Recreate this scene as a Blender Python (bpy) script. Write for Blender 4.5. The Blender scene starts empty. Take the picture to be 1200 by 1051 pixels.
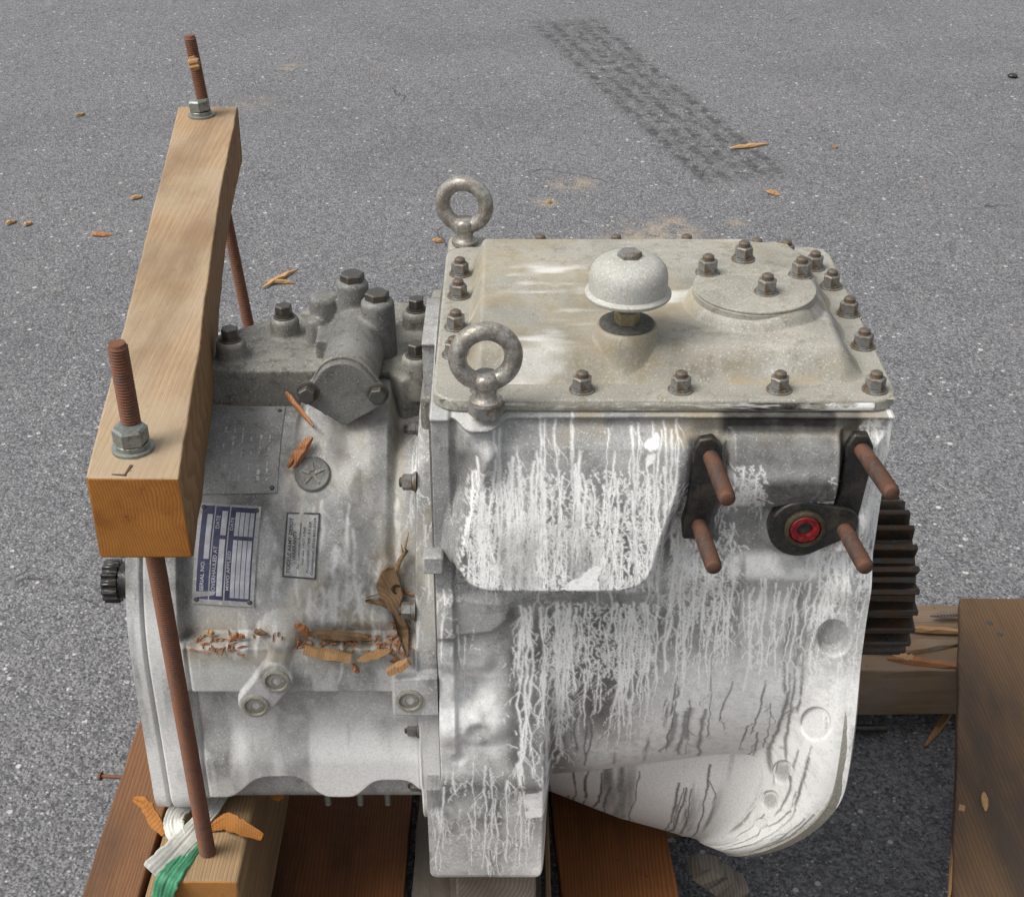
import bpy, bmesh, math, random
import numpy as np
from mathutils import Matrix, Vector
random.seed(7); RNG = np.random.default_rng(11)
R = math.radians
SC = bpy.context.scene
COL = SC.collection
# ------------------------------------------------------------------ camera, world, sun, exposure
CAMH, PITCH, FPX, CX, CY = 1.65, R(30.5), 1700.0, 600.0, 525.5
cam_d = bpy.data.cameras.new('camera'); cam = bpy.data.objects.new('camera', cam_d); COL.objects.link(cam)
cam.location = (0, 0, CAMH); cam.rotation_euler = (math.pi/2-PITCH, 0, 0)
cam_d.sensor_fit = 'HORIZONTAL'; cam_d.sensor_width = 36; cam_d.lens = FPX/1200*36
cam_d.clip_start = .05; cam_d.clip_end = 300
SC.camera = cam
W_ = bpy.data.worlds.new('World'); SC.world = W_; W_.use_nodes = True
wn = W_.node_tree.nodes; wl = W_.node_tree.links
sky = wn.new('ShaderNodeTexSky'); sky.sky_type = 'NISHITA'; sky.sun_disc = False
SUN_EL, SUN_AZ = R(54), R(-112)          # azimuth measured from +Y (away from camera), negative = left
sky.sun_elevation = SUN_EL; sky.sun_rotation = SUN_AZ
sky.air_density = 1.0; sky.dust_density = 4.0; sky.ozone_density = .6
hsv = wn.new('ShaderNodeHueSaturation'); hsv.inputs['Saturation'].default_value = .18
wl.new(sky.outputs[0], hsv.inputs['Color'])
wl.new(hsv.outputs[0], wn['Background'].inputs['Color']); wn['Background'].inputs['Strength'].default_value = .11
sun_d = bpy.data.lights.new('sun', 'SUN'); sun = bpy.data.objects.new('sun', sun_d); COL.objects.link(sun)
sun_d.energy = 1.7; sun_d.angle = R(32); sun_d.color = (1, .96, .9)
sd = Vector((math.sin(SUN_AZ)*math.cos(SUN_EL), math.cos(SUN_AZ)*math.cos(SUN_EL), math.sin(SUN_EL)))
sun.rotation_euler = sd.to_track_quat('Z', 'Y').to_euler(); sun.location = (-3, 4, 6)
SC.view_settings.view_transform = 'Standard'; SC.view_settings.look = 'None'
SC.view_settings.gamma = 1; SC.view_settings.use_curve_mapping = False
SC.view_settings.exposure = .68

# ------------------------------------------------------------------ measuring helpers
SP, CP = math.sin(PITCH), math.cos(PITCH)
def P(px, py, x=None, y=None, z=None):
    """the point of the place seen at photo pixel (px,py) on a given real plane"""
    a = (px-CX)/FPX; b = -(py-CY)/FPX
    d = np.array([a, CP+b*SP, -SP+b*CP])
    if y is not None: t = y/d[1]
    elif z is not None: t = (z-CAMH)/d[2]
    else: t = x/d[0]
    return np.array([0, 0, CAMH])+t*d
def proj(x, y, z):
    dep = y*CP-(z-CAMH)*SP; up = y*SP+(z-CAMH)*CP
    return CX+FPX*x/dep, CY-FPX*up/dep
def ss(t):
    t = np.clip(t, 0, 1); return t*t*(3-2*t)

# ------------------------------------------------------------------ node helpers
class NT:
    def __init__(s, name):
        s.m = bpy.data.materials.new(name); s.m.use_nodes = True
        s.n = s.m.node_tree.nodes; s.l = s.m.node_tree.links
        s.b = s.n['Principled BSDF']
    def new(s, t, ins=None, **kw):
        nd = s.n.new(t)
        for k, v in kw.items(): setattr(nd, k, v)
        for k, v in (ins or {}).items(): s.set(nd, k, v)
        return nd
    def set(s, nd, k, v):
        i = nd.inputs[k]
        if isinstance(v, bpy.types.NodeSocket): s.l.new(v, i)
        elif isinstance(v, (tuple, list)) and len(v) == 3 and i.type == 'RGBA': i.default_value = (*v, 1)
        else: i.default_value = v
    def math(s, op, a, b=0.0, c=None, clamp=False):
        nd = s.new('ShaderNodeMath', operation=op, use_clamp=clamp); s.set(nd, 0, a); s.set(nd, 1, b)
        if c is not None: s.set(nd, 2, c)
        return nd.outputs[0]
    def coord(s, kind='Object'): return s.new('ShaderNodeTexCoord').outputs[kind]
    def map(s, v, scale=(1,1,1), loc=(0,0,0), rot=(0,0,0)):
        return s.new('ShaderNodeMapping', {'Vector': v, 'Scale': scale, 'Location': loc, 'Rotation': rot}).outputs[0]
    def noise(s, v, scale, detail=4, rough=.6, dist=0):
        return s.new('ShaderNodeTexNoise', {'Vector': v, 'Scale': scale, 'Detail': detail, 'Roughness': rough, 'Distortion': dist}).outputs[0]
    def vor(s, v, scale, feature='F1', out='Distance', rnd=1):
        nd = s.new('ShaderNodeTexVoronoi', {'Vector': v, 'Scale': scale, 'Randomness': rnd}, feature=feature); return nd.outputs[out]
    def ramp(s, f, a, b, va=0.0, vb=1.0, interp='SMOOTHSTEP'):
        nd = s.new('ShaderNodeMapRange', {'Value': f, 'From Min': a, 'From Max': b, 'To Min': va, 'To Max': vb}, interpolation_type=interp)
        return nd.outputs[0]
    def mix(s, f, a, b, mode='MIX'):
        nd = s.new('ShaderNodeMix', data_type='RGBA', blend_type=mode); nd.clamp_factor = True
        s.set(nd, 0, f); s.set(nd, 6, a); s.set(nd, 7, b); return nd.outputs[2]
    def attr(s, n): return s.new('ShaderNodeAttribute', attribute_name=n).outputs['Fac']
    def bump(s, h, strength=.3, dist=.002):
        nd = s.new('ShaderNodeBump', {'Height': h, 'Strength': strength, 'Distance': dist}); s.set(s.b, 'Normal', nd.outputs[0])
    def out(s, col, rough=.6, metal=0.0, spec=.5):
        s.set(s.b, 'Base Color', col); s.set(s.b, 'Roughness', rough); s.set(s.b, 'Metallic', metal); s.set(s.b, 'Specular IOR Level', spec); return s.m

def mat_cast(name, base, lite, dirt, dirt_amt=.5, white_noise=0.0):
    t = NT(name); c = t.coord()
    n1 = t.noise(c, 9, 5, .65); n2 = t.noise(c, 55, 4, .7); n3 = t.noise(c, 420, 3, .7)
    streak = t.noise(t.map(c, (60, 60, 5)), 1, 4, .6)
    col = t.mix(t.ramp(n1, .35, .68), base, lite)
    col = t.mix(t.ramp(streak, .45, .75, 0, .45), col, lite)
    col = t.mix(t.math('MULTIPLY', t.ramp(n2, .5, .68), dirt_amt), col, dirt)
    # fine pale and dark speckle of weathered paint
    col = t.mix(t.ramp(n3, .57, .66, 0, .55), col, tuple(min(.7, v*1.7+.04) for v in lite))
    col = t.mix(t.ramp(n3, .42, .34, 0, .5), col, tuple(v*.55 for v in base))
    n5 = t.noise(c, 210, 5, .85)
    col = t.mix(t.math('MULTIPLY', t.ramp(n5, .58, .66), t.ramp(n2, .4, .6, .1, .55)), col, tuple(min(.72, v*1.5+.05) for v in lite))
    col = t.mix(t.math('MULTIPLY', t.ramp(n5, .40, .33), t.ramp(n1, .4, .6, .1, .5)), col, tuple(v*.45 for v in base))
    if white_noise:
        col = t.mix(t.math('MULTIPLY', t.ramp(t.math('ADD', t.math('MULTIPLY', n1, .5), t.math('MULTIPLY', n3, .5)), .5, .6), white_noise), col, (.7, .7, .68))
    y = t.attr('yel'); col = t.mix(t.math('MULTIPLY', y, t.ramp(n2, .3, .65, .35, 1)), col, (.30, .245, .15))
    d = t.attr('dk'); dn = t.math('MULTIPLY', d, t.ramp(n2, .2, .6, .6, 1.0), clamp=True)
    col = t.mix(dn, col, (.022, .021, .019))
    w = t.attr('wh'); wn2 = t.math('MULTIPLY', w, t.ramp(n3, .3, .6, .8, 1.1), clamp=True)
    col = t.mix(wn2, col, (.78, .78, .76))
    h = t.math('ADD', t.math('MULTIPLY', n3, .35), t.math('MULTIPLY', n2, .5))
    h = t.math('ADD', h, t.math('MULTIPLY', w, .5))
    t.bump(h, .45, .0022)
    rg = t.ramp(n2, .3, .7, .45, .7); rg = t.math('SUBTRACT', rg, t.math('MULTIPLY', d, .18))
    return t.out(col, rg, 0.0, .45)

def mat_metal(name, base, rust, amt=.4, rough=.5, metal=.3, scale=60):
    t = NT(name); c = t.coord()
    n = t.noise(c, scale, 5, .7); n2 = t.noise(c, scale*5, 3, .7)
    col = t.mix(t.ramp(n, .62-amt*.5, .78-amt*.4), base, rust)
    col = t.mix(t.ramp(n2, .55, .7, 0, .45), col, tuple(min(1, v*1.9+.02) for v in base))
    col = t.mix(t.ramp(n2, .45, .33, 0, .5), col, tuple(v*.4 for v in base))
    t.bump(n2, .35, .001)
    return t.out(col, t.ramp(n, .3, .7, rough-.12, rough+.15), metal)

def mat_wood(name, a, b, stain, stain_amt=.5, axis='Y', ring=95, rough=.75, grey=None, stain_scale=5):
    t = NT(name); c0 = t.coord()
    rnd = t.new('ShaderNodeObjectInfo').outputs['Random']
    off = t.new('ShaderNodeCombineXYZ', {'X': t.math('MULTIPLY', rnd, .9), 'Y': t.math('MULTIPLY', rnd, 7.3), 'Z': t.math('MULTIPLY', rnd, .31)}).outputs[0]
    c = t.new('ShaderNodeVectorMath', {0: c0, 1: off}, operation='ADD').outputs[0]
    st = {'X': (.12, 1, 1), 'Y': (1, .12, 1), 'Z': (1, 1, .12)}[axis]
    cs = t.map(c, st, (.03, .02, -.13))
    wob = t.noise(t.map(c, tuple(v*7 for v in st)), 1, 3, .5)
    wave = t.new('ShaderNodeTexWave', {'Vector': t.new('ShaderNodeVectorMath', {0: cs, 1: t.new('ShaderNodeVectorMath', {0: (.05, .05, .05), 1: wob}, operation='MULTIPLY').outputs[0]}, operation='ADD').outputs[0],
        'Scale': ring, 'Distortion': 1.2, 'Detail': 3, 'Detail Scale': 2.5}, wave_type='RINGS', rings_direction=axis, wave_profile='SAW').outputs['Fac']
    fib = t.noise(t.map(c, {'X': (6, 900, 900), 'Y': (900, 6, 900), 'Z': (900, 900, 6)}[axis]), 1, 4, .7)
    big = t.noise(t.map(c, tuple(v*stain_scale*(2 if v < 1 else 1) for v in st)), 1.6, 5, .65)
    col = t.mix(t.ramp(wave, .1, .95, .1, .9), a, b)
    col = t.mix(t.ramp(fib, .5, .72, 0, .55), col, tuple(v*.55 for v in b))
    if grey:
        col = t.mix(t.ramp(t.noise(c, 6, 4, .6), .35, .65, .1, .8), col, grey)
    col = t.mix(t.math('MULTIPLY', t.ramp(big, .42, .68), stain_amt), col, stain)
    sp = t.noise(c, 70, 4, .7); col = t.mix(t.ramp(sp, .66, .72, 0, .65), col, tuple(v*.35 for v in b))
    dent = t.noise(c, 26, 3, .6)
    saw = t.new('ShaderNodeTexWave', {'Vector': c, 'Scale': 11.0, 'Distortion': 6.0, 'Detail': 3.0, 'Detail Scale': 1.0}, wave_type='BANDS', bands_direction=axis).outputs['Fac']
    h = t.math('ADD', t.math('MULTIPLY', wave, .5), t.math('MULTIPLY', fib, .8))
    h = t.math('ADD', h, t.math('ADD', t.math('MULTIPLY', dent, 1.6), t.math('MULTIPLY', saw, .22)))
    t.bump(h, .5, .002)
    return t.out(col, rough, 0, .25)

def mat_plain(name, col, rough=.5, metal=0.0, var=.25, scale=80):
    t = NT(name); n = t.noise(t.coord(), scale, 4, .65)
    c = t.mix(t.ramp(n, .35, .68, 0, 1), tuple(v*(1-var) for v in col), tuple(min(1, v*(1+var)) for v in col))
    t.bump(n, .2, .001)
    return t.out(c, rough, metal)

M = {}
M['cast'] = mat_cast('cast_grey', (.205, .205, .20), (.36, .36, .35), (.125, .12, .105), .5)
M['cast_cover'] = mat_cast('cast_cover', (.24, .232, .20), (.325, .312, .268), (.165, .148, .105), .6)
M['cast_dark'] = mat_cast('cast_dark', (.10, .10, .094), (.19, .187, .172), (.045, .043, .039), .55)
M['grime'] = mat_cast('grimy_cast', (.125, .123, .112), (.235, .228, .195), (.05, .047, .04), .7)
M['nut'] = mat_metal('nut_steel', (.20, .20, .19), (.13, .09, .055), .35, .45, .35)
M['nut_dark'] = mat_metal('nut_dark', (.06, .06, .056), (.10, .075, .05), .3, .45, .3)
M['zinc'] = mat_metal('zinc_nut', (.21, .23, .21), (.10, .085, .06), .25, .4, .45)
M['rust'] = mat_metal('rust', (.09, .040, .025), (.155, .062, .03), .55, .75, .1, 90)
M['rust_dark'] = mat_metal('rust_dark', (.045, .034, .028), (.11, .048, .026), .5, .7, .1, 90)
M['ring'] = mat_metal('lifting_ring', (.36, .35, .325), (.19, .17, .14), .5, .32, .35, 90)
M['gear'] = mat_metal('gear_steel', (.050, .044, .037), (.075, .040, .021), .4, .38, .5, 50)
M['black'] = mat_metal('black_oil', (.017, .017, .016), (.045, .038, .028), .35, .3, .1, 40)
M['red'] = mat_plain('red_plug', (.17, .005, .008), .3, 0, .6, 150)
M['enamel'] = mat_cast('breather_paint', (.32, .315, .285), (.39, .382, .35), (.25, .235, .19), .3)
M['brass'] = mat_metal('brass', (.30, .25, .15), (.2, .15, .08), .3, .45, .4)
M['rim'] = mat_metal('oily_rim', (.07, .06, .03), (.04, .03, .02), .4, .3, .3)
M['gasket'] = mat_plain('gasket', (.085, .085, .075), .8, 0, .3, 200)
M['plate'] = mat_metal('plate_alu', (.36, .36, .36), (.25, .25, .24), .35, .42, .3, 35)
M['plate_dull'] = mat_cast('plate_dull', (.17, .17, .165), (.28, .28, .27), (.10, .10, .09), .6)
M['navy'] = mat_plain('navy_print', (.035, .037, .085), .5, 0, .35, 60)
M['ink'] = mat_plain('black_print', (.05, .05, .052), .6, 0, .5, 90)
M['pale'] = mat_plain('pale_print', (.37, .37, .40), .5, 0, .2, 60)
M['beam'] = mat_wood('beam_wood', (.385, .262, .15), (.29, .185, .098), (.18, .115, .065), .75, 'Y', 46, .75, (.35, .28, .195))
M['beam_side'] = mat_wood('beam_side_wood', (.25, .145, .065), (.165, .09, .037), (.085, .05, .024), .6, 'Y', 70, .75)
M['beam_end'] = mat_wood('end_grain', (.37, .155, .032), (.25, .092, .016), (.15, .05, .009), .55, 'Y', 95, .6, None, 9)
M['timber'] = mat_wood('timber_wood', (.33, .225, .125), (.22, .145, .075), (.13, .085, .045), .5, 'Y', 70, .75)
M['timber_end'] = mat_wood('timber_end', (.42, .20, .06), (.30, .14, .04), (.2, .08, .02), .4, 'Y', 95, .7)
M['deck'] = mat_wood('deck_wood', (.21, .08, .026), (.125, .047, .016), (.035, .02, .011), .7, 'Y', 60, .6)
M['deck_mid'] = mat_wood('deck_mid', (.20, .098, .045), (.13, .062, .03), (.06, .038, .027), .6, 'Y', 55, .7)
M['deck_grey'] = mat_wood('deck_grey', (.22, .19, .155), (.13, .11, .09), (.07, .055, .04), .5, 'Y', 60, .75)
M['deck_dark'] = mat_wood('deck_dark', (.155, .09, .046), (.10, .06, .032), (.045, .034, .028), .8, 'Y', 55, .6)
M['stringer'] = mat_wood('stringer_wood', (.30, .19, .105), (.20, .125, .07), (.10, .075, .05), .55, 'X', 70, .75, (.24, .20, .16))
M['splint'] = mat_wood('splinter_wood', (.48, .30, .15), (.36, .205, .09), (.22, .115, .05), .5, 'Y', 120, .8)
M['splint_red'] = mat_wood('splinter_red', (.42, .20, .09), (.28, .115, .05), (.15, .065, .03), .35, 'Y', 120, .8)
M['bark'] = mat_wood('bark', (.24, .155, .085), (.155, .095, .05), (.07, .042, .022), .6, 'Z', 120, .85, None, 30)
M['tape_w'] = mat_plain('strap_white', (.44, .44, .40), .7, 0, .3, 25)
M['tape_g'] = mat_plain('strap_green', (.05, .23, .12), .65, 0, .3, 25)
M['orange'] = mat_plain('orange_rubber', (.42, .165, .022), .45, 0, .3, 40)

# asphalt
t = NT('asphalt'); c = t.coord()
v1 = t.vor(c, 150, 'F1', 'Color'); sepn = t.new('ShaderNodeSeparateColor', {'Color': v1})
r1 = sepn.outputs[0]; r2 = sepn.outputs[1]
vd = t.vor(c, 150); v2 = t.new('ShaderNodeSeparateColor', {'Color': t.vor(c, 62, 'F1', 'Color')}).outputs[0]; v2d = t.vor(c, 62)
big = t.noise(c, 1.6, 5, .6); mid = t.noise(c, 14, 4, .65); fine = t.noise(c, 330, 3, .75)
col = t.mix(t.ramp(big, .35, .65), (.115, .116, .124), (.15, .15, .158))
col = t.mix(t.ramp(mid, .4, .7, 0, .5), col, (.175, .174, .176))
sep4 = t.new('ShaderNodeSeparateColor', {'Color': t.vor(c, 230, 'F1', 'Color')})
col = t.mix(t.ramp(sep4.outputs[0], .35, 1, 0, .8, 'LINEAR'), col, (.27, .27, .28))
col = t.mix(t.ramp(sep4.outputs[1], .55, 1, 0, .85, 'LINEAR'), col, (.04, .04, .043))
col = t.mix(t.ramp(r1, .5, 1, 0, .8), col, (.25, .25, .255))
col = t.mix(t.ramp(r1, .3, 0, 0, .6), col, (.06, .06, .064))
col = t.mix(t.ramp(fine, .5, .36, 0, .8), col, (.04, .04, .043))
col = t.mix(t.math('MULTIPLY', t.ramp(r2, .90, .97), t.ramp(vd, .5, .25)), col, (.40, .40, .405))
col = t.mix(t.math('MULTIPLY', t.ramp(v2, .93, .985), t.ramp(v2d, .36, .22)), col, (.45, .445, .43))
v3 = t.new('ShaderNodeSeparateColor', {'Color': t.vor(c, 34, 'F1', 'Color')}).outputs[1]; v3d = t.vor(c, 34)
col = t.mix(t.math('MULTIPLY', t.ramp(v3, .97, .98), t.ramp(v3d, .26, .16)), col, (.48, .465, .43))
# darker worn areas, hairline cracks, dusty spots
col = t.mix(t.ramp(t.noise(c, .75, 6, .6), 0.46, .66, 0, .26), col, (.075, .075, .08))
wv = t.new('ShaderNodeVectorMath', {0: c, 1: t.new('ShaderNodeVectorMath', {0: (.22, .22, 0), 1: t.new('ShaderNodeTexNoise', {'Vector': c, 'Scale': 5.0, 'Detail': 6.0}).outputs[1]}, operation='MULTIPLY').outputs[0]}, operation='ADD').outputs[0]
ck = t.math('MULTIPLY', t.ramp(t.vor(wv, .62, 'DISTANCE_TO_EDGE'), 0.0026, .0008), t.ramp(t.noise(c, 1.7, 3, .5), .56, .64))
col = t.mix(t.math('MULTIPLY', ck, .75), col, (.025, .025, .026))
for sx_, sy_, rad_, am in ((672, 216, .10, .75), (640, 238, .06, .6), (770, 283, .22, .8), (340, 78, .09, .45), (300, 120, .12, .3), (785, 262, .10, .5), (865, 262, .06, .5)):
    pp = P(sx_, sy_, z=0); dv_ = t.new('ShaderNodeVectorMath', {0: c, 1: tuple(pp)}, operation='DISTANCE').outputs['Value']
    col = t.mix(t.math('MULTIPLY', t.math('MULTIPLY', t.ramp(dv_, rad_, rad_*.1), am), t.ramp(mid, .38, .62)), col, (.36, .29, .20))
# sandy patches
col = t.mix(t.math('MULTIPLY', t.ramp(t.noise(c, 4.2, 5, .7), .64, .76), .5), col, (.30, .24, .17))
# damp tyre print: five dotted lines of tread
def tyre(t, c, A, B, width):
    A = np.array(A[:2]); B = np.array(B[:2]); L = np.linalg.norm(B-A); ang = math.atan2(B[1]-A[1], B[0]-A[0])
    c = t.new('ShaderNodeVectorMath', {0: c, 1: t.new('ShaderNodeVectorMath', {0: (.035, .035, 0), 1: t.new('ShaderNodeTexNoise', {'Vector': c, 'Scale': 9.0, 'Detail': 4.0}).outputs[1]}, operation='MULTIPLY').outputs[0]}, operation='ADD').outputs[0]
    m1 = t.new('ShaderNodeVectorMath', {0: c, 1: (A[0], A[1], 0)}, operation='SUBTRACT').outputs[0]
    m2 = t.new('ShaderNodeVectorRotate', {'Vector': m1, 'Angle': -ang}, rotation_type='Z_AXIS').outputs[0]
    sp = t.new('ShaderNodeSeparateXYZ', {0: m2}); u, v = sp.outputs[0], sp.outputs[1]
    v = t.math('ADD', v, t.math('MULTIPLY', t.math('POWER', t.math('DIVIDE', u, L), 2), -.03))
    win = t.math('MULTIPLY', t.math('MULTIPLY', t.ramp(u, -.04, .08), t.ramp(u, L+.05, L-.1)), t.math('MULTIPLY', t.ramp(v, -width*.56, -width*.46), t.ramp(v, width*.56, width*.46)))
    row = t.math('MULTIPLY', v, 5.0/width); fr = t.math('FRACT', t.math('ADD', row, 10.5)); fl = t.math('FLOOR', t.math('ADD', row, 10.5))
    stripe = t.ramp(t.math('ABSOLUTE', t.math('SUBTRACT', fr, .5)), .42, .18)
    du = t.math('FRACT', t.math('ADD', t.math('MULTIPLY', u, 25), t.math('MULTIPLY', fl, .37)))
    dot = t.ramp(t.math('ABSOLUTE', t.math('SUBTRACT', du, .5)), .48, .15, .74, 1)
    mk = t.math('MULTIPLY', t.math('MULTIPLY', stripe, dot), win)
    return t.math('MAXIMUM', mk, t.math('MULTIPLY', win, .42))
pA = P(664, 22, z=0); pB = P(876, 212, z=0)
tm = tyre(t, c, pA, pB, .33)
tm = t.math('MULTIPLY', tm, t.ramp(t.noise(c, 17, 6, .8), .42, .57, .06, 1))
col = t.mix(t.math('MULTIPLY', tm, .85), col, (.035, .034, .034))
h = t.math('ADD', t.math('MULTIPLY', t.ramp(vd, .7, 0), t.ramp(r1, 0, 1, .25, 1)), t.math('MULTIPLY', fine, .5))
t.bump(h, .8, .004)
M['asphalt'] = t.out(col, .8, 0, .35)

# ------------------------------------------------------------------ mesh helpers
def tag(o, label, cat, group=None):
    o['label'] = label; o['category'] = cat
    if group: o['group'] = group
    return o
def empty(name, loc):
    o = bpy.data.objects.new(name, None); o.location = loc; o.empty_display_size = .05; COL.objects.link(o); return o
def attach(o, parent):
    if parent is not None:
        o.parent = parent
        wl_ = Vector((0, 0, 0)); q = parent
        while q is not None: wl_ += q.location if q.parent is None else q.matrix_parent_inverse @ q.location - Vector((0, 0, 0)) if False else (q.location if q.parent is None else Vector((0, 0, 0))); q = None if q.parent is None else q.parent
        o.matrix_parent_inverse = inv_world(parent)
    return o
def world_m(o):
    m = o.matrix_basis.copy()
    if o.parent is not None: m = world_m(o.parent) @ o.matrix_parent_inverse @ m
    return m
def inv_world(o): return world_m(o).inverted()
def attach(o, parent):
    if parent is not None:
        o.parent = parent; o.matrix_parent_inverse = inv_world(parent)
    return o
def link(name, me, mats, parent=None, loc=None, rot=None, smooth=None):
    for m in (mats if isinstance(mats, (list, tuple)) else [mats]): me.materials.append(m)
    o = bpy.data.objects.new(name, me); COL.objects.link(o)
    if loc is not None: o.location = loc
    if rot is not None: o.rotation_euler = rot
    attach(o, parent)
    return o
def recentre(me):
    n = len(me.vertices); a = np.empty(n*3); me.vertices.foreach_get('co', a); a = a.reshape(-1, 3)
    c = (a.min(0)+a.max(0))/2; a -= c; me.vertices.foreach_set('co', a.ravel()); me.update(); return c
def from_bm(name, bm, mats, parent=None, smooth=True, angle=35, bevel=0, seg=2):
    me = bpy.data.meshes.new(name); bmesh.ops.recalc_face_normals(bm, faces=bm.faces[:])
    for f in bm.faces: f.smooth = smooth
    bm.to_mesh(me); bm.free()
    if smooth: me.set_sharp_from_angle(angle=R(angle))
    c = recentre(me); o = link(name, me, mats, parent, c)
    if bevel:
        md = o.modifiers.new('bevel', 'BEVEL'); md.width = bevel; md.segments = seg; md.limit_method = 'ANGLE'; md.angle_limit = R(40); md.harden_normals = False
    return o
def from_np(name, V, F, mats, parent=None, smooth=True, attrs=None, angle=None):
    me = bpy.data.meshes.new(name); V = np.asarray(V, float); F = np.asarray(F, int)
    me.vertices.add(len(V)); k = F.shape[1]
    c = (V.min(0)+V.max(0))/2
    me.vertices.foreach_set('co', (V-c).ravel())
    me.loops.add(F.size); me.polygons.add(len(F))
    me.polygons.foreach_set('loop_start', np.arange(0, F.size, k)); me.polygons.foreach_set('loop_total', np.full(len(F), k))
    me.loops.foreach_set('vertex_index', F.ravel()); me.update(calc_edges=True)
    me.polygons.foreach_set('use_smooth', np.full(len(F), smooth))
    if angle: me.set_sharp_from_angle(angle=R(angle))
    for n, a in (attrs or {}).items():
        at = me.attributes.new(n, 'FLOAT', 'POINT'); at.data.foreach_set('value', np.ascontiguousarray(a, dtype=np.float32).ravel())
    return link(name, me, mats, parent, c)
def grid_faces(nr, nc, off=0):
    i = np.arange(nr-1)[:, None]*nc+np.arange(nc-1)[None, :]; i = i.ravel()+off
    return np.stack([i, i+1, i+1+nc, i+nc], 1)
def frame(axis, up=None):
    """rotation whose Z is axis"""
    return Vector(axis).normalized().to_track_quat('Z', 'Y').to_matrix()
def lathe(bm, prof, n=32, loc=(0, 0, 0), axis=(0, 0, 1), mi=0, phase=0):
    m = frame(axis); L = Vector(loc); rings = []
    for r, h in prof:
        if r < 1e-6: rings.append([bm.verts.new(L+m@Vector((0, 0, h)))])
        else: rings.append([bm.verts.new(L+m@Vector((r*math.cos(2*math.pi*k/n+phase), r*math.sin(2*math.pi*k/n+phase), h))) for k in range(n)])
    for a, b in zip(rings, rings[1:]):
        for k in range(n):
            k2 = (k+1) % n
            if len(a) == 1 and len(b) == 1: continue
            if len(a) == 1: f = bm.faces.new((a[0], b[k], b[k2]))
            elif len(b) == 1: f = bm.faces.new((a[k], a[k2], b[0]))
            else: f = bm.faces.new((a[k], a[k2], b[k2], b[k]))
            f.material_index = mi
    for rg, flip in ((rings[0], True), (rings[-1], False)):
        if len(rg) > 1:
            f = bm.faces.new(rg[::-1] if flip else rg); f.material_index = mi
def prism(bm, pts, h0, h1, loc=(0, 0, 0), mat=None, mi=0):
    """pts 2-D outline, extruded along local z from h0 to h1; mat = 3x3 local->world"""
    mat = mat or Matrix.Identity(3); L = Vector(loc)
    a = [bm.verts.new(L+mat@Vector((x, y, h0))) for x, y in pts]; b = [bm.verts.new(L+mat@Vector((x, y, h1))) for x, y in pts]
    n = len(pts); fs = [bm.faces.new(a[::-1]), bm.faces.new(b)]
    for k in range(n): fs.append(bm.faces.new((a[k], a[(k+1) % n], b[(k+1) % n], b[k])))
    for f in fs: f.material_index = mi
def rrect(w, h, r, n=6, cx=0, cy=0):
    o = []
    for qx, qy, a0 in ((1, 1, 0), (-1, 1, 90), (-1, -1, 180), (1, -1, 270)):
        for k in range(n+1):
            a = R(a0+90*k/n); o.append((cx+qx*(w/2-r)+r*math.cos(a), cy+qy*(h/2-r)+r*math.sin(a)))
    return o
def circle(r, n=32, cx=0, cy=0): return [(cx+r*math.cos(2*math.pi*k/n), cy+r*math.sin(2*math.pi*k/n)) for k in range(n)]
def boxv(bm, lo, hi, mi=0):
    prism(bm, [(lo[0], lo[1]), (hi[0], lo[1]), (hi[0], hi[1]), (lo[0], hi[1])], lo[2], hi[2], mi=mi)
def tube(bm, pts, radii, n=12, mi=0):
    pts = [Vector(p) for p in pts]; rings = []
    if not hasattr(radii, '__len__'): radii = [radii]*len(pts)
    for i, p in enumerate(pts):
        d = (pts[min(i+1, len(pts)-1)]-pts[max(i-1, 0)]).normalized(); m = d.to_track_quat('Z', 'Y').to_matrix()
        rings.append([bm.verts.new(p+m@Vector((radii[i]*math.cos(2*math.pi*k/n), radii[i]*math.sin(2*math.pi*k/n), 0))) for k in range(n)])
    for a, b in zip(rings, rings[1:]):
        for k in range(n): bm.faces.new((a[k], a[(k+1) % n], b[(k+1) % n], b[k])).material_index = mi
    bm.faces.new(rings[0][::-1]).material_index = mi; bm.faces.new(rings[-1]).material_index = mi
def instance(o, name, loc, rot, parent, scale=1):
    c = o.copy(); c.name = name; COL.objects.link(c); c.location = loc; c.rotation_euler = rot; c.scale = (scale,)*3
    c.parent = None; attach(c, parent); return c

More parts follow.
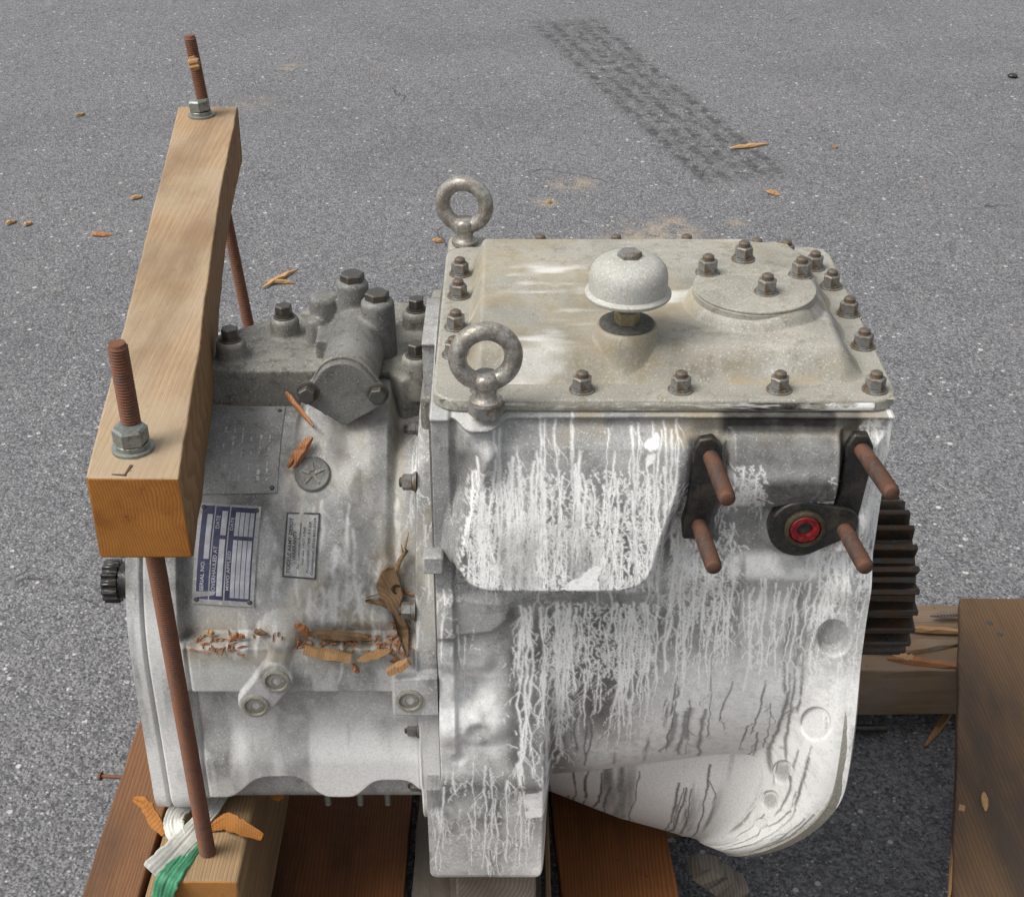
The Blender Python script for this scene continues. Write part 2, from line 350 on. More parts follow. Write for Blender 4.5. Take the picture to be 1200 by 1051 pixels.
# ------------------------------------------------------------------ casting surfaces: sheets over a profile with relief
class Prof:
    def __init__(s, pts, step=.002):
        pts = np.array(pts, float); d = np.r_[0, np.cumsum(np.linalg.norm(np.diff(pts, axis=0), axis=1))]
        s.S = d[-1]; n = int(s.S/step)+1; s.s = np.linspace(0, s.S, n)
        s.y = np.interp(s.s, d, pts[:, 0]); s.z = np.interp(s.s, d, pts[:, 1])
        k = np.ones(7)/7
        ty = np.gradient(s.y); tz = np.gradient(s.z)
        ty = np.convolve(np.pad(ty, 3, 'edge'), k, 'valid'); tz = np.convolve(np.pad(tz, 3, 'edge'), k, 'valid')
        L = np.hypot(ty, tz); s.ny, s.nz = tz/L, -ty/L     # going down the front, outward = -y
    def at(s, S): return tuple(np.interp(S, s.s, a) for a in (s.y, s.z, s.ny, s.nz))
    def hit(s, px, py, off=0):
        y = s.y+s.ny*off; z = s.z+s.nz*off
        _, iy = proj(0, y, z)
        # first crossing along the visible front
        g = iy-py; k = np.where((g[:-1] <= 0) & (g[1:] > 0))[0]
        i = k[0] if len(k) else int(np.argmin(np.abs(g)))
        f = 0 if not len(k) else -g[i]/(g[i+1]-g[i])
        S = s.s[i]+f*(s.s[1]-s.s[0]); yy = np.interp(S, s.s, y); zz = np.interp(S, s.s, z)
        dep = yy*CP-(zz-CAMH)*SP
        return (px-CX)/FPX*dep, S
def seg_sdf_poly(X, S, pts):
    d = np.full(X.shape, 1e9); inside = np.zeros(X.shape, bool); n = len(pts)
    for i in range(n):
        x0, y0 = pts[i]; x1, y1 = pts[(i+1) % n]; ex, ey = x1-x0, y1-y0
        wx, wy = X-x0, S-y0; t_ = np.clip((wx*ex+wy*ey)/(ex*ex+ey*ey+1e-12), 0, 1)
        d = np.minimum(d, (wx-ex*t_)**2+(wy-ey*t_)**2)
        cnd = ((y0 <= S) & (y1 > S)) | ((y1 <= S) & (y0 > S))
        with np.errstate(divide='ignore', invalid='ignore'):
            xi = x0+(S-y0)/(y1-y0 if abs(y1-y0) > 1e-12 else 1e-12)*ex
        inside ^= cnd & (X < xi)
    d = np.sqrt(d); return np.where(inside, -d, d)
def blur(a, n):
    for ax in (0, 1):
        k = np.ones(2*n+1)/(2*n+1); p = [(0, 0), (0, 0)]; p[ax] = (n, n); b = np.pad(a, p, 'edge')
        cs = np.cumsum(np.insert(b, 0, 0, axis=ax), axis=ax)
        a = (cs[2*n+1:] - cs[:-2*n-1])/(2*n+1) if ax == 0 else (cs[:, 2*n+1:]-cs[:, :-2*n-1])/(2*n+1)
    return a
class Surf:
    def __init__(s, prof, x0, x1, dx, ds, profB=None, wB=None):
        s.p = prof; s.nx = int((x1-x0)/dx)+1; s.ns = int(prof.S/ds)+1
        s.x = np.linspace(x0, x1, s.nx); s.sv = np.linspace(0, prof.S, s.ns); s.X, s.S = np.meshgrid(s.x, s.sv)
        s.dx = s.x[1]-s.x[0]; s.ds = s.sv[1]-s.sv[0]
        s.D = np.zeros(s.X.shape); s.dX = 0; s.pB, s.wB = profB, wB
        s.at = {k: np.zeros(s.X.shape) for k in ('wh', 'dk', 'yel')}
    def uv(s, px, py, off=0, B=False): return (s.pB if B else s.p).hit(px, py, off)
    def poly(s, pts, h, edge, off=0, B=False, r=0):
        q = [s.uv(a, b, off, B) for a, b in pts]; d = seg_sdf_poly(s.X, s.S, q)-r
        m = ss(.5-d/edge/1.0*.5) if edge else (d < 0)
        s.D += h*m; return m, d
    def circ(s, px, py, r, h, edge, off=0, B=False):
        x, v = s.uv(px, py, off, B); d = np.hypot(s.X-x, s.S-v)-r; m = ss(.5-d/edge*.5); s.D += h*m; return m
    def caps(s, a, b, r, h, edge, off=0, B=False, mx=False):
        p0 = s.uv(*a, off, B); p1 = s.uv(*b, off, B); ex, ey = p1[0]-p0[0], p1[1]-p0[1]
        t_ = np.clip(((s.X-p0[0])*ex+(s.S-p0[1])*ey)/(ex*ex+ey*ey+1e-12), 0, 1)
        d = np.hypot(s.X-p0[0]-ex*t_, s.S-p0[1]-ey*t_)-r; m = ss(.5-d/edge*.5)
        if mx: s.D = np.maximum(s.D, h*m)
        else: s.D += h*m
        return m
    def pos(s):
        y, z, ny, nz = s.p.at(s.S)
        if s.pB is not None:
            yb, zb, nyb, nzb = s.pB.at(np.minimum(s.S, s.pB.S)); w = s.wB(s.X, s.S)
            y, z, ny, nz = (a*(1-w)+b*w for a, b in ((y, yb), (z, zb), (ny, nyb), (nz, nzb)))
        return s.X+s.dX, y+ny*s.D, z+nz*s.D
    def pix(s): return proj(*s.pos())
    def build(s, name, mat, parent, cap=0):
        x, y, z = s.pos(); V = np.stack([x, y, z], -1)
        top = V[:1].copy(); top[..., 1] += cap; V = np.concatenate([top, V]) if cap else V; ns = V.shape[0]
        return from_np(name, V.reshape(-1, 3), grid_faces(ns, s.nx), mat, parent, True, {k: np.clip(np.concatenate([v[:1], v]) if cap else v, 0, 1) for k, v in s.at.items()})
    def on(s, px, py, lift=0.0):
        """point and normal of the finished surface at a photo pixel"""
        IX, IY = s._pix if hasattr(s, '_pix') else s.pix()
        if not hasattr(s, '_pix'):
            s._pix = (IX, IY); s._pos = s.pos()
        d = (IX-px)**2+(IY-py)**2
        x, y, z = s._pos
        dep = y*CP-(z-CAMH)*SP
        d = d+np.where(d < 40, 0, 1e6) ; cand = d < 40
        if cand.any():
            dd = np.where(cand, dep, 1e9); m0 = dd.min(); d = np.where(cand & (dep < m0+.01), d, 1e9)
        i, j = np.unravel_index(np.argmin(d), d.shape)
        i = min(max(i, 3), s.ns-4); j = min(max(j, 3), s.nx-4)
        q = lambda a, b: np.array([x[a, b], y[a, b], z[a, b]])
        n = np.cross(q(i, j+3)-q(i, j-3), q(i-3, j)-q(i+3, j)); n /= np.linalg.norm(n)
        if n[1] > 0: n = -n
        return q(i, j)+n*lift, n, (i, j)

def drip(W, j0, i0, n, wd, dx, ds, wander=.25, jog=.10, branch=.02, val=1.0, depth=0, side=0):
    """one run of chalky water: wavers, swells and thins, and throws short side threads"""
    ns, nx = W.shape; x = float(j0); i = int(i0); v = 0.0; sg = wd/dx; w = sg; tgt = sg; k = 0
    turn = random.randint(4, 14) if side else 0
    while k < n and i < ns:
        v = .80*v+random.gauss(0, .075); x += v+random.gauss(0, .17)+(side*random.uniform(.3, 1.1) if k < turn else 0)
        if random.random() < .08: tgt = sg*random.uniform(.45, 1.45)
        w = .85*w+.15*tgt; rad = int(w*2+1); jj = int(round(x)); ed = w*random.uniform(.85, 1.2)
        fade = val*min(1, (n-k)/10+.25)
        for q in range(max(0, jj-rad), min(nx, jj+rad+1)):
            e = min(1, math.exp(-((q-x)/ed)**2*.9)*1.15)*fade
            if e > W[i, q]: W[i, q] = e
        if depth < 2 and random.random() < branch*1.0:
            drip(W, x, i, random.randint(6, 26), wd*.6, dx, ds, wander, jog, branch, val*.92, depth+1, random.choice((-1, 1)))
        i += 1; k += 1
def lace(W, mask, n, lmin, lmax, val=.9):
    """fine crackled web of deposit: short crawling threads"""
    ii, jj = np.where(mask); ns, nx = W.shape
    if len(ii) == 0: return
    for k in RNG.integers(0, len(ii), n):
        y, x = float(ii[k]), float(jj[k]); a = random.gauss(math.pi/2, .8)
        for _ in range(random.randint(lmin, lmax)):
            a += random.gauss(0, .42); a += (math.pi/2-a)*.13
            x += math.cos(a)*.8; y += math.sin(a)*.8
            p, q = int(y), int(x)
            if not (0 <= p < ns-1 and 0 <= q < nx-1): break
            W[p, q] = max(W[p, q], val*random.uniform(.5, 1))
            if random.random() < .5: W[p, q+1] = max(W[p, q+1], val*.8)
def fbm(shape, sy, sx, oct=4, seed=0):
    g = np.random.default_rng(seed); o = np.zeros(shape); amp = 1; tot = 0
    for k in range(oct):
        ny_, nx_ = max(2, int(shape[0]/sy*2**k)+2), max(2, int(shape[1]/sx*2**k)+2)
        a = g.random((ny_, nx_)); yi = np.linspace(0, ny_-1.001, shape[0]); xi = np.linspace(0, nx_-1.001, shape[1])
        y0 = yi.astype(int); x0 = xi.astype(int); fy = ss(yi-y0)[:, None]; fx = ss(xi-x0)[None, :]
        b = (a[y0][:, x0]*(1-fy)*(1-fx)+a[y0+1][:, x0]*fy*(1-fx)+a[y0][:, x0+1]*(1-fy)*fx+a[y0+1][:, x0+1]*fy*fx)
        o += b*amp; tot += amp; amp *= .5
    return o/tot

# ================================================================== GROUND
bm = bmesh.new(); prism(bm, [(-60, -20), (60, -20), (60, 100), (-60, 100)], -.3, 0)
g = from_bm('asphalt_ground', bm, M['asphalt'], None, False); g['kind'] = 'structure'
# bake origin back to world zero so the paving coordinates stay metric
me = g.data; off_ = Vector(g.location); me.transform(Matrix.Translation(off_)); g.location = (0, 0, 0)

# ================================================================== TRANSMISSION
TR = empty('transmission', (.0, 1.55, .15))
tag(TR, 'large grey cast-metal vehicle transmission streaked with white deposits, strapped on a wooden pallet', 'transmission')

# ---- main housing
def skirt_c(x):
    k = ss((x-.27)/.10); return 1.70-.08*k, .42+.08*k
def skirt_r(x): return np.interp(x, [-.06, .05, .15, .24, .30, .345, .386], [.25, .287, .325, .349, .354, .362, .372])
def skirt_x(x, a): return x-.092*ss((x-.22)/.16)*ss((a-R(6))/R(46))
A0 = [(1.283, .9355), (1.283, .60)]
arc = [(1.563-.28*math.cos(a), .60-.28*math.sin(a)) for a in np.linspace(0, R(115), 60)]
pA_ = Prof(A0+arc[1:], .0012)
Bv = [(1.283, .9355), (1.283, .60), (1.278, .56), (1.268, .50), (1.263, .45), (1.262, .40), (1.264, .308)]
Bv += [(1.282-.018*math.cos(a), .304-.018*math.sin(a)) for a in np.linspace(0, R(90), 8)][1:]+[(1.60, .286)]
pB_ = Prof(Bv, .0012)
def wfoot(X, S=None):
    cut = 0
    if S is not None:
        r_ = .024; d_ = np.clip(S-(.652-r_), 0, r_); cut = r_-np.sqrt(np.maximum(r_*r_-d_*d_, 0))
    return ss((X+.112-cut)/.012)*ss((.050-cut-X)/.014)
mh = Surf(pA_, -.100, .386, .00112, .00115, pB_, wfoot)
# bulging side box, sloping out toward its lower edge
q = [(566, 494), (812, 494), (806, 560), (778, 640), (772, 676), (742, 694), (556, 694), (528, 672), (530, 630), (548, 565)]
pts = [mh.uv(a, b, 0 + .045*np.clip((b-500)/190, 0, 1)) for a, b in q]
dd = blur(blur(seg_sdf_poly(mh.X, mh.S, pts), 14), 8)
s_top = mh.uv(650, 498)[1]; s_bot = mh.uv(650, 694, .045)[1]
ramp_ = np.clip((mh.S-s_top)/(s_bot-s_top), 0, 1)
mh.D += (.014+.046*ramp_**.8)*ss(.5-dd/.024)*ss((mh.S-s_top+.012)/.03)
box_m = ss(.5-dd/.02)
# shallow step band under the cover lip
mh.D += .006*ss((mh.uv(600, 492)[1]-mh.S)/.006)
# left strip and quarter web under the box
mh.D += .007*ss((mh.uv(533, 720)[0]-mh.X)/.004+.5)*ss((mh.uv(530, 905, 0, True)[1]-mh.S)/.05)
mh.poly([(515, 694), (602, 700), (598, 722), (578, 738), (536, 742), (515, 742)], .008, .006)
# corner boss that carries the lifting eye
xe, _ = mh.uv(563, 500)
mh.D += .030*np.exp(-(np.abs(mh.X-xe)/.021)**4)*ss((mh.uv(560, 560)[1]-mh.S)/.07)
# lobes and pockets lower left
mh.caps((530, 765), (560, 770), .016, .006, .010)
mh.circ(556, 812, .016, -.012, .012, 0, True)
mh.caps((530, 850), (575, 850), .016, .010, .014, 0, True)
mh.circ(560, 855, .009, -.008, .008, 0, True)
mh.circ(538, 888, .006, -.004, .006, 0, True)
# edge of lower wall pad and round on the right of the foot
mh.poly([(600, 745), (640, 745), (640, 925), (600, 925)], .004, .02, 0, True)
# shaft bulge between the stud plates
x0, s0 = mh.uv(852, 545); x1, _ = mh.uv(978, 545)
vv = (mh.S-s0)/.046; cyl = np.sqrt(np.clip(1-vv*vv, 0, 1))
mh.D += .034*cyl*ss((mh.X-x0)/.008+.5)*ss((x1-mh.X)/.008+.5)
# stud pads
mh.poly([(806, 512), (850, 512), (842, 640), (800, 640)], .012, .010)
mh.poly([(985, 512), (1030, 512), (1018, 640), (968, 640)], .012, .010)
mh.caps((925, 618), (985, 612), .026, .012, .008)
# panel step under the port
mh.poly([(790, 655), (1010, 655), (1000, 690), (790, 690)], .006, .02)
# bell flange flare along the right end + spot-faced pockets
fl = ss((mh.X-.318)/.05)*ss((mh.S-mh.uv(980, 640)[1])/.05)
mh.D += .016*fl
_y, _z, _ny, _nz = mh.p.at(mh.S); _cy, _cz = skirt_c(mh.X); _r = skirt_r(mh.X)+.0015
_b = _ny*(_y-_cy)+_nz*(_z-_cz); _c = (_y-_cy)**2+(_z-_cz)**2-_r**2
_t = -_b+np.sqrt(np.maximum(_b*_b-_c, 0)); _w = ss((mh.X-.235)/.085)
_u = np.clip(_t, -.02, .16)*_w-.02*(1-_w); _k = .012*_w
mh.D = np.where(_w > 0, .5*(mh.D+_u+np.sqrt((mh.D-_u)**2+_k*_k)), mh.D)
_px, _py, _pz = mh.pos(); _a = np.arctan2(_cz-_pz, _cy-_py)
mh.dX = (skirt_x(mh.X, _a)-mh.X)*ss((mh.X-.25)/.06)
_ix, _iy = mh.pix()
for a, b, r, dp in ((977, 748, 19, .012), (956, 848, 17, .011), (918, 905, 12, .008), (903, 938, 10, .007), (892, 968, 8, .005)):
    mh.D -= dp*ss((1.15-np.hypot(_ix-a, (_iy-b)*.95)/r)/.4)*(mh.X > .24)
mh.D += .022*ss((mh.S-.40)/.12)*(1-ss((mh.X-.03)/.26))*(1-wfoot(mh.X))
# joint face left of the strip
mh.S_left = mh.X < -.083
mh.D -= .17*ss((-.083-mh.X)/.002)*ss((mh.uv(510, 925, 0, True)[1]-mh.S)/.02)
# general casting waviness
mh.D += .0016*(fbm(mh.X.shape, 60, 60, 3, 3)-.5)
# ---- stains on the main housing
IX, IY = mh.pix(); Wm = mh.at['wh']; shp = Wm.shape
def col_of(x): return int(np.clip((x-mh.x[0])/mh.dx, 0, mh.nx-1))
def region(surf_pix, x0, x1, y0, y1, e=8):
    IX, IY = surf_pix
    return ss((IX-x0)/e)*ss((x1-IX)/e)*ss((IY-y0)/e)*ss((y1-IY)/e)
def drip_region(S, pixs, x0, x1, y0, y1, n, rows, wd, lacen=0, B=False, vis=True, lr=(6, 26), **kw):
    IX, IY = pixs; Wt = np.zeros(S.X.shape)
    inside = (IX > x0) & (IX < x1) & (IY > y0) & (IY < y1)
    ii, jj = np.where(inside)
    if len(ii) == 0: return Wt
    for k in range(n):
        q = RNG.integers(0, len(ii)); i, j = ii[q], jj[q]
        drip(Wt, j, i, random.randint(*rows), wd*random.uniform(.6, 1.25), S.dx, S.ds, **kw)
    if lacen: lace(Wt, inside, lacen, *lr)
    return Wt
pix = (IX, IY)
n_big = fbm(shp, 120, 60, 4, 5)
box_r = ss((IX-(545-(IY-520)*.12))/14)*ss((790-IX)/16)*ss((IY-515)/25)*ss((697-IY)/6)
dens = .35+.65*ss((IY-520)/120)
W1 = drip_region(mh, pix, 556, 790, 520, 575, 36, (90, 200), .0013, 0, branch=.03)
W1 = np.maximum(W1, drip_region(mh, pix, 545, 775, 550, 640, 42, (40, 130), .0010, 520, branch=.05, lr=(4, 14)))
W1 = np.maximum(W1, drip_region(mh, pix, 532, 770, 600, 690, 46, (20, 70), .0009, 900, branch=.06, lr=(4, 14)))
W1 *= box_r
keep = ss((n_big-.36)/.12)
W1 *= 1-.55*(1-keep)*ss((IY-580)/70)
veil = box_r*dens*np.clip((fbm(shp, 45, 25, 4, 9)-.45)*1.4, 0, .14)
W0 = drip_region(mh, pix, 556, 800, 478, 505, 16, (70, 260), .0011, 0, branch=.02)
Wm[:] = np.maximum(Wm, np.maximum(np.maximum(W1, veil), .72*W0))
# long runs under the box
W2 = drip_region(mh, pix, 600, 775, 704, 716, 26, (80, 230), .0014, 0, branch=.04)
W2 = np.maximum(W2, drip_region(mh, pix, 640, 770, 704, 790, 34, (25, 100), .0010, 800, branch=.06, lr=(4, 16)))
W2 = np.maximum(W2, drip_region(mh, pix, 590, 680, 740, 900, 12, (30, 120), .0010, 140, branch=.04, lr=(4, 12)))
Wm[:] = np.maximum(Wm, W2*ss((IY-702)/5))
# drip runs below shaft and port
W3 = drip_region(mh, pix, 784, 812, 560, 700, 9, (60, 200), .0013, 120, branch=.05)
W3 = np.maximum(W3, drip_region(mh, pix, 800, 865, 610, 720, 15, (60, 200), .0012, 160, branch=.05))
W3 = np.maximum(W3, drip_region(mh, pix, 868, 955, 676, 696, 15, (60, 190), .0013, 0, branch=.04))
W3 = np.maximum(W3, drip_region(mh, pix, 958, 1032, 560, 720, 17, (50, 170), .0012, 200, branch=.06))
W3 = np.maximum(W3, drip_region(mh, pix, 950, 1010, 760, 900, 12, (30, 120), .0012, 160, branch=.04))
W3 = np.maximum(W3, drip_region(mh, pix, 1015, 1050, 480, 620, 14, (20, 90), .0017, 120, branch=.04))
Wm[:] = np.maximum(Wm, W3)
# pale wash over the lower barrel with grey runs left through it
wash = ss((IX-655-(880-IY)*.75)/110)*ss((IY-700)/150)*ss((1000-IX)/20)
wash = np.maximum(wash*.97, ss((IY-835)/50)*ss((IX-650)/60)*.8)
wash = np.maximum(wash, .88*ss((IX-840)/60)*ss((IY-740)/70))
wash = np.maximum(wash, .5*ss((IX-830)/60)*ss((IY-660)/60)*ss((fbm(shp, 120, 22, 4, 222)-.3)*4))
wash = np.maximum(wash, .75*region(pix, 845, 965, 640, 685, 14)*ss((fbm(shp, 40, 40, 3, 31)-.3)*4))
runs = drip_region(mh, pix, 655, 960, 760, 860, 38, (50, 150), .0012, 0, branch=.012)
runs = np.maximum(runs, drip_region(mh, pix, 860, 960, 860, 960, 16, (40, 120), .0012, 0, branch=.01))
runs = np.maximum(runs, .9*drip_region(mh, pix, 925, 950, 720, 800, 4, (90, 200), .0022, 0, branch=.01))
runs = np.maximum(runs, .8*drip_region(mh, pix, 790, 830, 740, 860, 8, (60, 160), .003, 0, jog=.02, branch=.02))
for a_, b_, r_ in ((977, 748, 19), (956, 848, 17), (918, 905, 11), (903, 938, 9)):
    pk_ = ss((1.1-np.hypot(IX-a_, IY-b_)/r_)/.3)*(mh.X > .24); wash *= 1-.7*pk_; Wm *= 1-.7*pk_
wash *= 1-.92*runs
wash *= ss((fbm(shp, 90, 14, 4, 21)-.12)*4.5)
foot_w = wfoot(mh.X)
Wm[:] = np.maximum(Wm*(1-.5*runs*(IY > 840)), wash)
mh.at['dk'][:] = np.maximum(mh.at['dk'], .58*box_r*ss((IY-530)/60)*ss((fbm(shp, 60, 30, 4, 77)-.3)*3))
mh.at['dk'][:] = np.maximum(mh.at['dk'], .60*region(pix, 580, 800, 702, 905, 22)*ss((fbm(shp, 90, 40, 4, 78)-.25)*3))
mh.at['dk'][:] = np.maximum(mh.at['dk'], .55*runs*ss((IY-780)/40)*(1-foot_w))
# left strip, foot
W4 = drip_region(mh, pix, 505, 645, 880, 1000, 42, (25, 130), .0012, 160, jog=.12, branch=.05)
W4 = np.maximum(W4, drip_region(mh, pix, 500, 560, 690, 880, 14, (30, 130), .0010, 80, jog=.08, branch=.03))
Wm[:] = np.maximum(Wm, W4*.9)
Wm[:] = np.maximum(Wm, .78*ss((IY-735)/80)*ss((925-IY)/30)*ss((605-IX)/30)*ss((fbm(shp, 60, 30, 4, 41)-.25)*3))
Wm[:] = np.maximum(Wm, .42*ss((IY-920)/30)*foot_w*ss((fbm(shp, 40, 24, 4, 44)-.30)*4))
# flaked bright-white chips
for pg in ([(655, 682), (690, 662), (703, 660), (700, 688)], [(760, 538), (772, 532), (780, 541), (764, 543)], [(765, 545), (771, 545), (762, 556), (760, 552)],):
    pt = [mh.uv(a, b, .045) for a, b in pg]; d_ = seg_sdf_poly(mh.X, mh.S, pt)+.012*(fbm(shp, 9, 9, 3, 555)-.5); Wm[:] = np.maximum(Wm, ss(.5-d_/.002)*1.0)
for pg in ([(617, 928), (640, 925), (641, 955), (617, 957)], [(632, 1010), (640, 1000), (637, 1030), (618, 1032)]):
    pt = [mh.uv(a, b, 0, True) for a, b in pg]; d_ = seg_sdf_poly(mh.X, mh.S, pt)+.014*(fbm(shp, 9, 9, 3, 556)-.5); Wm[:] = np.maximum(Wm, ss(.5-d_/.003)*1.0)
# oil: along the shaft bulge, around plates and port
dk = mh.at['dk']
dk[:] = np.maximum(dk, .95*region(pix, 838, 990, 472, 516, 14))
dk[:] = np.maximum(dk, .8*region(pix, 880, 990, 555, 600, 16)*ss((fbm(shp, 50, 50, 3, 8)-.25)*4))
dk[:] = np.maximum(dk, .55*region(pix, 850, 990, 500, 560, 20)*ss((fbm(shp, 50, 50, 3, 18)-.25)*4))
dk[:] = np.maximum(dk, .8*region(pix, 800, 850, 508, 640, 10))
dk[:] = np.maximum(dk, .75*region(pix, 975, 1016, 480, 640, 12))
dk[:] = np.maximum(dk, .55*region(pix, 528, 572, 520, 580, 14)*ss((fbm(shp, 50, 50, 3, 28)-.4)*5))
dk[:] = np.maximum(dk, .4*region(pix, 800, 960, 680, 780, 24)*ss((fbm(shp, 70, 30, 4, 39)-.3)*3))
dk[:] = np.maximum(dk, .5*foot_w*ss((IY-890)/40)*ss((fbm(shp, 50, 25, 4, 40)-.35)*4))
dk[:] = np.maximum(dk, .5*region(pix, 770, 800, 560, 720, 14)*ss((fbm(shp, 70, 30, 3, 38)-.35)*4))
Wm *= 1-.9*ss((dk-.62)/.1)*(IY < 640)
Wm[:] = np.maximum(Wm, .95*drip_region(mh, pix, 852, 897, 545, 590, 8, (14, 45), .0010, 110, jog=.25, branch=.1, lr=(4, 14)))
Wm *= 1-.85*(mh.X < -.0825)*ss((mh.uv(510, 950, 0, True)[1]-mh.S)/.01)
Wm[:] = np.maximum(Wm, .42*blur(Wm, 1)); Wm *= .72+.5*fbm(shp, 5, 5, 2, 333)
mh.at['yel'][:] = .75*region(pix, 520, 1048, 462, 530, 16)*ss((fbm(shp, 40, 40, 4, 51)-.4)*3)
MAIN = mh.build('main_housing', M['cast'], TR, .12)
# back shell of the main housing (closed casting behind the front wall)
bm = bmesh.new()
out = [(1.300, .940), (1.300, .62)]+[(1.575-.27*math.cos(a), .60-.26*math.sin(a)) for a in np.linspace(.0, math.pi, 24)]+[(1.845, .70), (1.70, .90), (1.665, .940)]
m3 = Matrix(((0, 0, 1), (1, 0, 0), (0, 1, 0)))
prism(bm, out, -.078, .375, (0, 0, 0), m3)
from_bm('rear_shell', bm, M['cast'], TR, True, 30)

# ---- bell skirt under the barrel and its flange
nx_, na_ = 360, 420
xs = np.linspace(-.06, .381, nx_); an = np.linspace(R(-30), R(120), na_)
XX, AA = np.meshgrid(xs, an)
cy_, cz_ = skirt_c(XX); rr = skirt_r(XX)
def dimp(px, py, r, dep):
    global rr
    ipx, ipy = proj(skirt_x(XX, AA), cy_-rr*np.cos(AA), cz_-rr*np.sin(AA))
    d = np.hypot((ipx-px)*1.5, (ipy-py)*.8)/r; rr = rr-dep*ss((1.3-d)/.8)
for a, b, r, dp in ((918, 906, 12, .008), (903, 938, 11, .006)): dimp(a, b, r, dp)
rr = rr+.0012*(fbm(rr.shape, 40, 40, 3, 71)-.5)
sx, sy, sz = skirt_x(XX, AA), cy_-rr*np.cos(AA), cz_-rr*np.sin(AA)
spix = proj(sx, sy, sz)
class _S: pass
sk = _S(); sk.X = XX; sk.dx = xs[1]-xs[0]; sk.ds = (an[1]-an[0])*.35
swh = .86*ss((fbm(XX.shape, 160, 20, 4, 61)-.18)*5)*(1-.35*ss((860-spix[1])/80)*ss((fbm(XX.shape, 60, 40, 4, 62)-.3)*3))
sr = drip_region(sk, spix, 640, 870, 880, 950, 30, (60, 170), .0013, 0, branch=.006)
sr2 = drip_region(sk, spix, 900, 960, 800, 900, 3, (80, 150), .0016, 0, branch=.006)
swh *= 1-.95*sr
swl = drip_region(sk, spix, 900, 1000, 700, 960, 16, (40, 140), .0013, 260, jog=.1, branch=.05)
swh = np.maximum(swh, swl*.95)
sdk = .62*sr
o = from_np('bell_housing', np.stack([sx, sy, sz], -1).reshape(-1, 3), grid_faces(na_, nx_), M['cast'], TR, True, {'wh': swh, 'dk': sdk, 'yel': swh*0})
# flange ring (rim) at the right end
bm = bmesh.new(); ring_in, ring_out = [], []
aa = np.linspace(R(-150), R(115), 120)
secs = []
for a in aa:
    sec = []
    for x, r in ((.372, .368), (.374, .373), (.386, .374), (.3885, .371), (.3885, .30)):
        X = float(skirt_x(x, a)) if a > 0 else x
        sec.append(bm.verts.new((X, 1.62-r*math.cos(a), .50-r*math.sin(a))))
    secs.append(sec)
for s1, s2 in zip(secs, secs[1:]):
    for k in range(4): bm.faces.new((s1[k], s1[k+1], s2[k+1], s2[k]))
from_bm('bell_flange', bm, M['cast_cover'], TR, True, 50)
# end wall of the housing on the gear side
bm = bmesh.new(); prism(bm, circle(.31, 48), .340, .352, (0, 1.62, .52), Matrix(((0, 0, 1), (1, 0, 0), (0, 1, 0)))); from_bm('end_wall', bm, M['cast_dark'], TR)

# ---- left housing
LYC, LZC, LR = 1.54, .59, .225
ptsL = [(LYC-LR*math.cos(a), LZC-LR*math.sin(a)) for a in np.linspace(R(-118), 0, 70)]
ptsL += [(1.315, .40)]+[(1.335-.02*math.cos(a), .40-.02*math.sin(a)) for a in np.linspace(0, R(90), 8)][1:]+[(1.62, .378)]
pL = Prof(ptsL, .0012)
lh = Surf(pL, -.432, -.084, .0011, .0012)
smL = {}
sled = lh.uv(300, 748, .012)[1]; sled2 = lh.uv(300, 812, .03)[1]
xr = lh.uv(487, 640, .01)[0]; xl = lh.uv(214, 700, 0)[0]
mid = ss((lh.X-xl)/.006+.5)*ss((xr-lh.X)/.006+.5)
# ledge / rail
lh.D += .030*mid*ss((lh.S-sled)/.008+.5)*ss((sled2-lh.S)/.005+.5)
lh.D += .010*mid*ss((lh.S-sled2)/.006+.5)
# end flange on the left and joint flange on the right
lh.D += .020*(1-ss((lh.X-xl)/.005+.5))
lh.D -= .006*np.exp(-((lh.X-lh.uv(166, 700, .02)[0])/.0016)**2)
lh.D -= .004*np.exp(-((lh.X-lh.uv(221, 700, 0)[0])/.002)**2)
jf = ss((lh.X-xr)/.004+.5)
lh.D += jf*.032
# machined faces along the bottom, arched where the wall meets them
_bx, _by = lh.pix()
arch_ = 926-24*np.exp(-((_bx-328)/42)**4)-20*np.exp(-((_bx-460)/34)**4)
lowm = ss((_by-arch_)/7)*mid*(lh.S > sled2)
lh.D += .010*mid*ss((_by-850)/40)*(lh.S > sled2)-.014*lowm
# hump under the pump
hx, hs = lh.uv(402, 505, .02)
hm = ss((lh.X-lh.uv(352, 520)[0])/.02+.5)*ss((lh.uv(461, 520)[0]-lh.X)/.012+.5)
lh.D += .034*hm*np.exp(-((lh.S-lh.uv(405, 470, .02)[1])/.065)**2)
lh.D += .006*hm*ss((sled-lh.S)/.02)
# groove line behind the plates
lh.poly([(262, 432), (352, 435), (352, 437), (262, 434)], -.004, .002)
# boss with two plugs, boss block by the joint
mb = lh.caps((299, 826), (323, 797), .0225, .040, .0045, .04, mx=True)
lh.caps((326, 775), (330, 760), .020, .038, .016, .03, mx=True)
qb = [lh.uv(a, b, .04) for a, b in ((464, 796), (512, 794), (512, 834), (464, 834))]; db = seg_sdf_poly(lh.X, lh.S, qb)-.006; lh.D = np.maximum(lh.D, .044*ss(.5-db/.0045*.5))
lh.D += .0014*(fbm(lh.X.shape, 60, 60, 3, 13)-.5)
IXl, IYl = lh.pix(); lp = (IXl, IYl); Wl = lh.at['wh']; shl = Wl.shape
lowl = ss((IYl-780)/110)
Wl[:] = .92*lowl*ss((fbm(shl, 140, 40, 4, 81)-.22)*3)*(1-.85*lowm)
Wl[:] = np.maximum(Wl, .45*(1-lowm)*ss((IYl-760)/30)*ss((fbm(shl, 40, 40, 4, 82)-.38)*4))
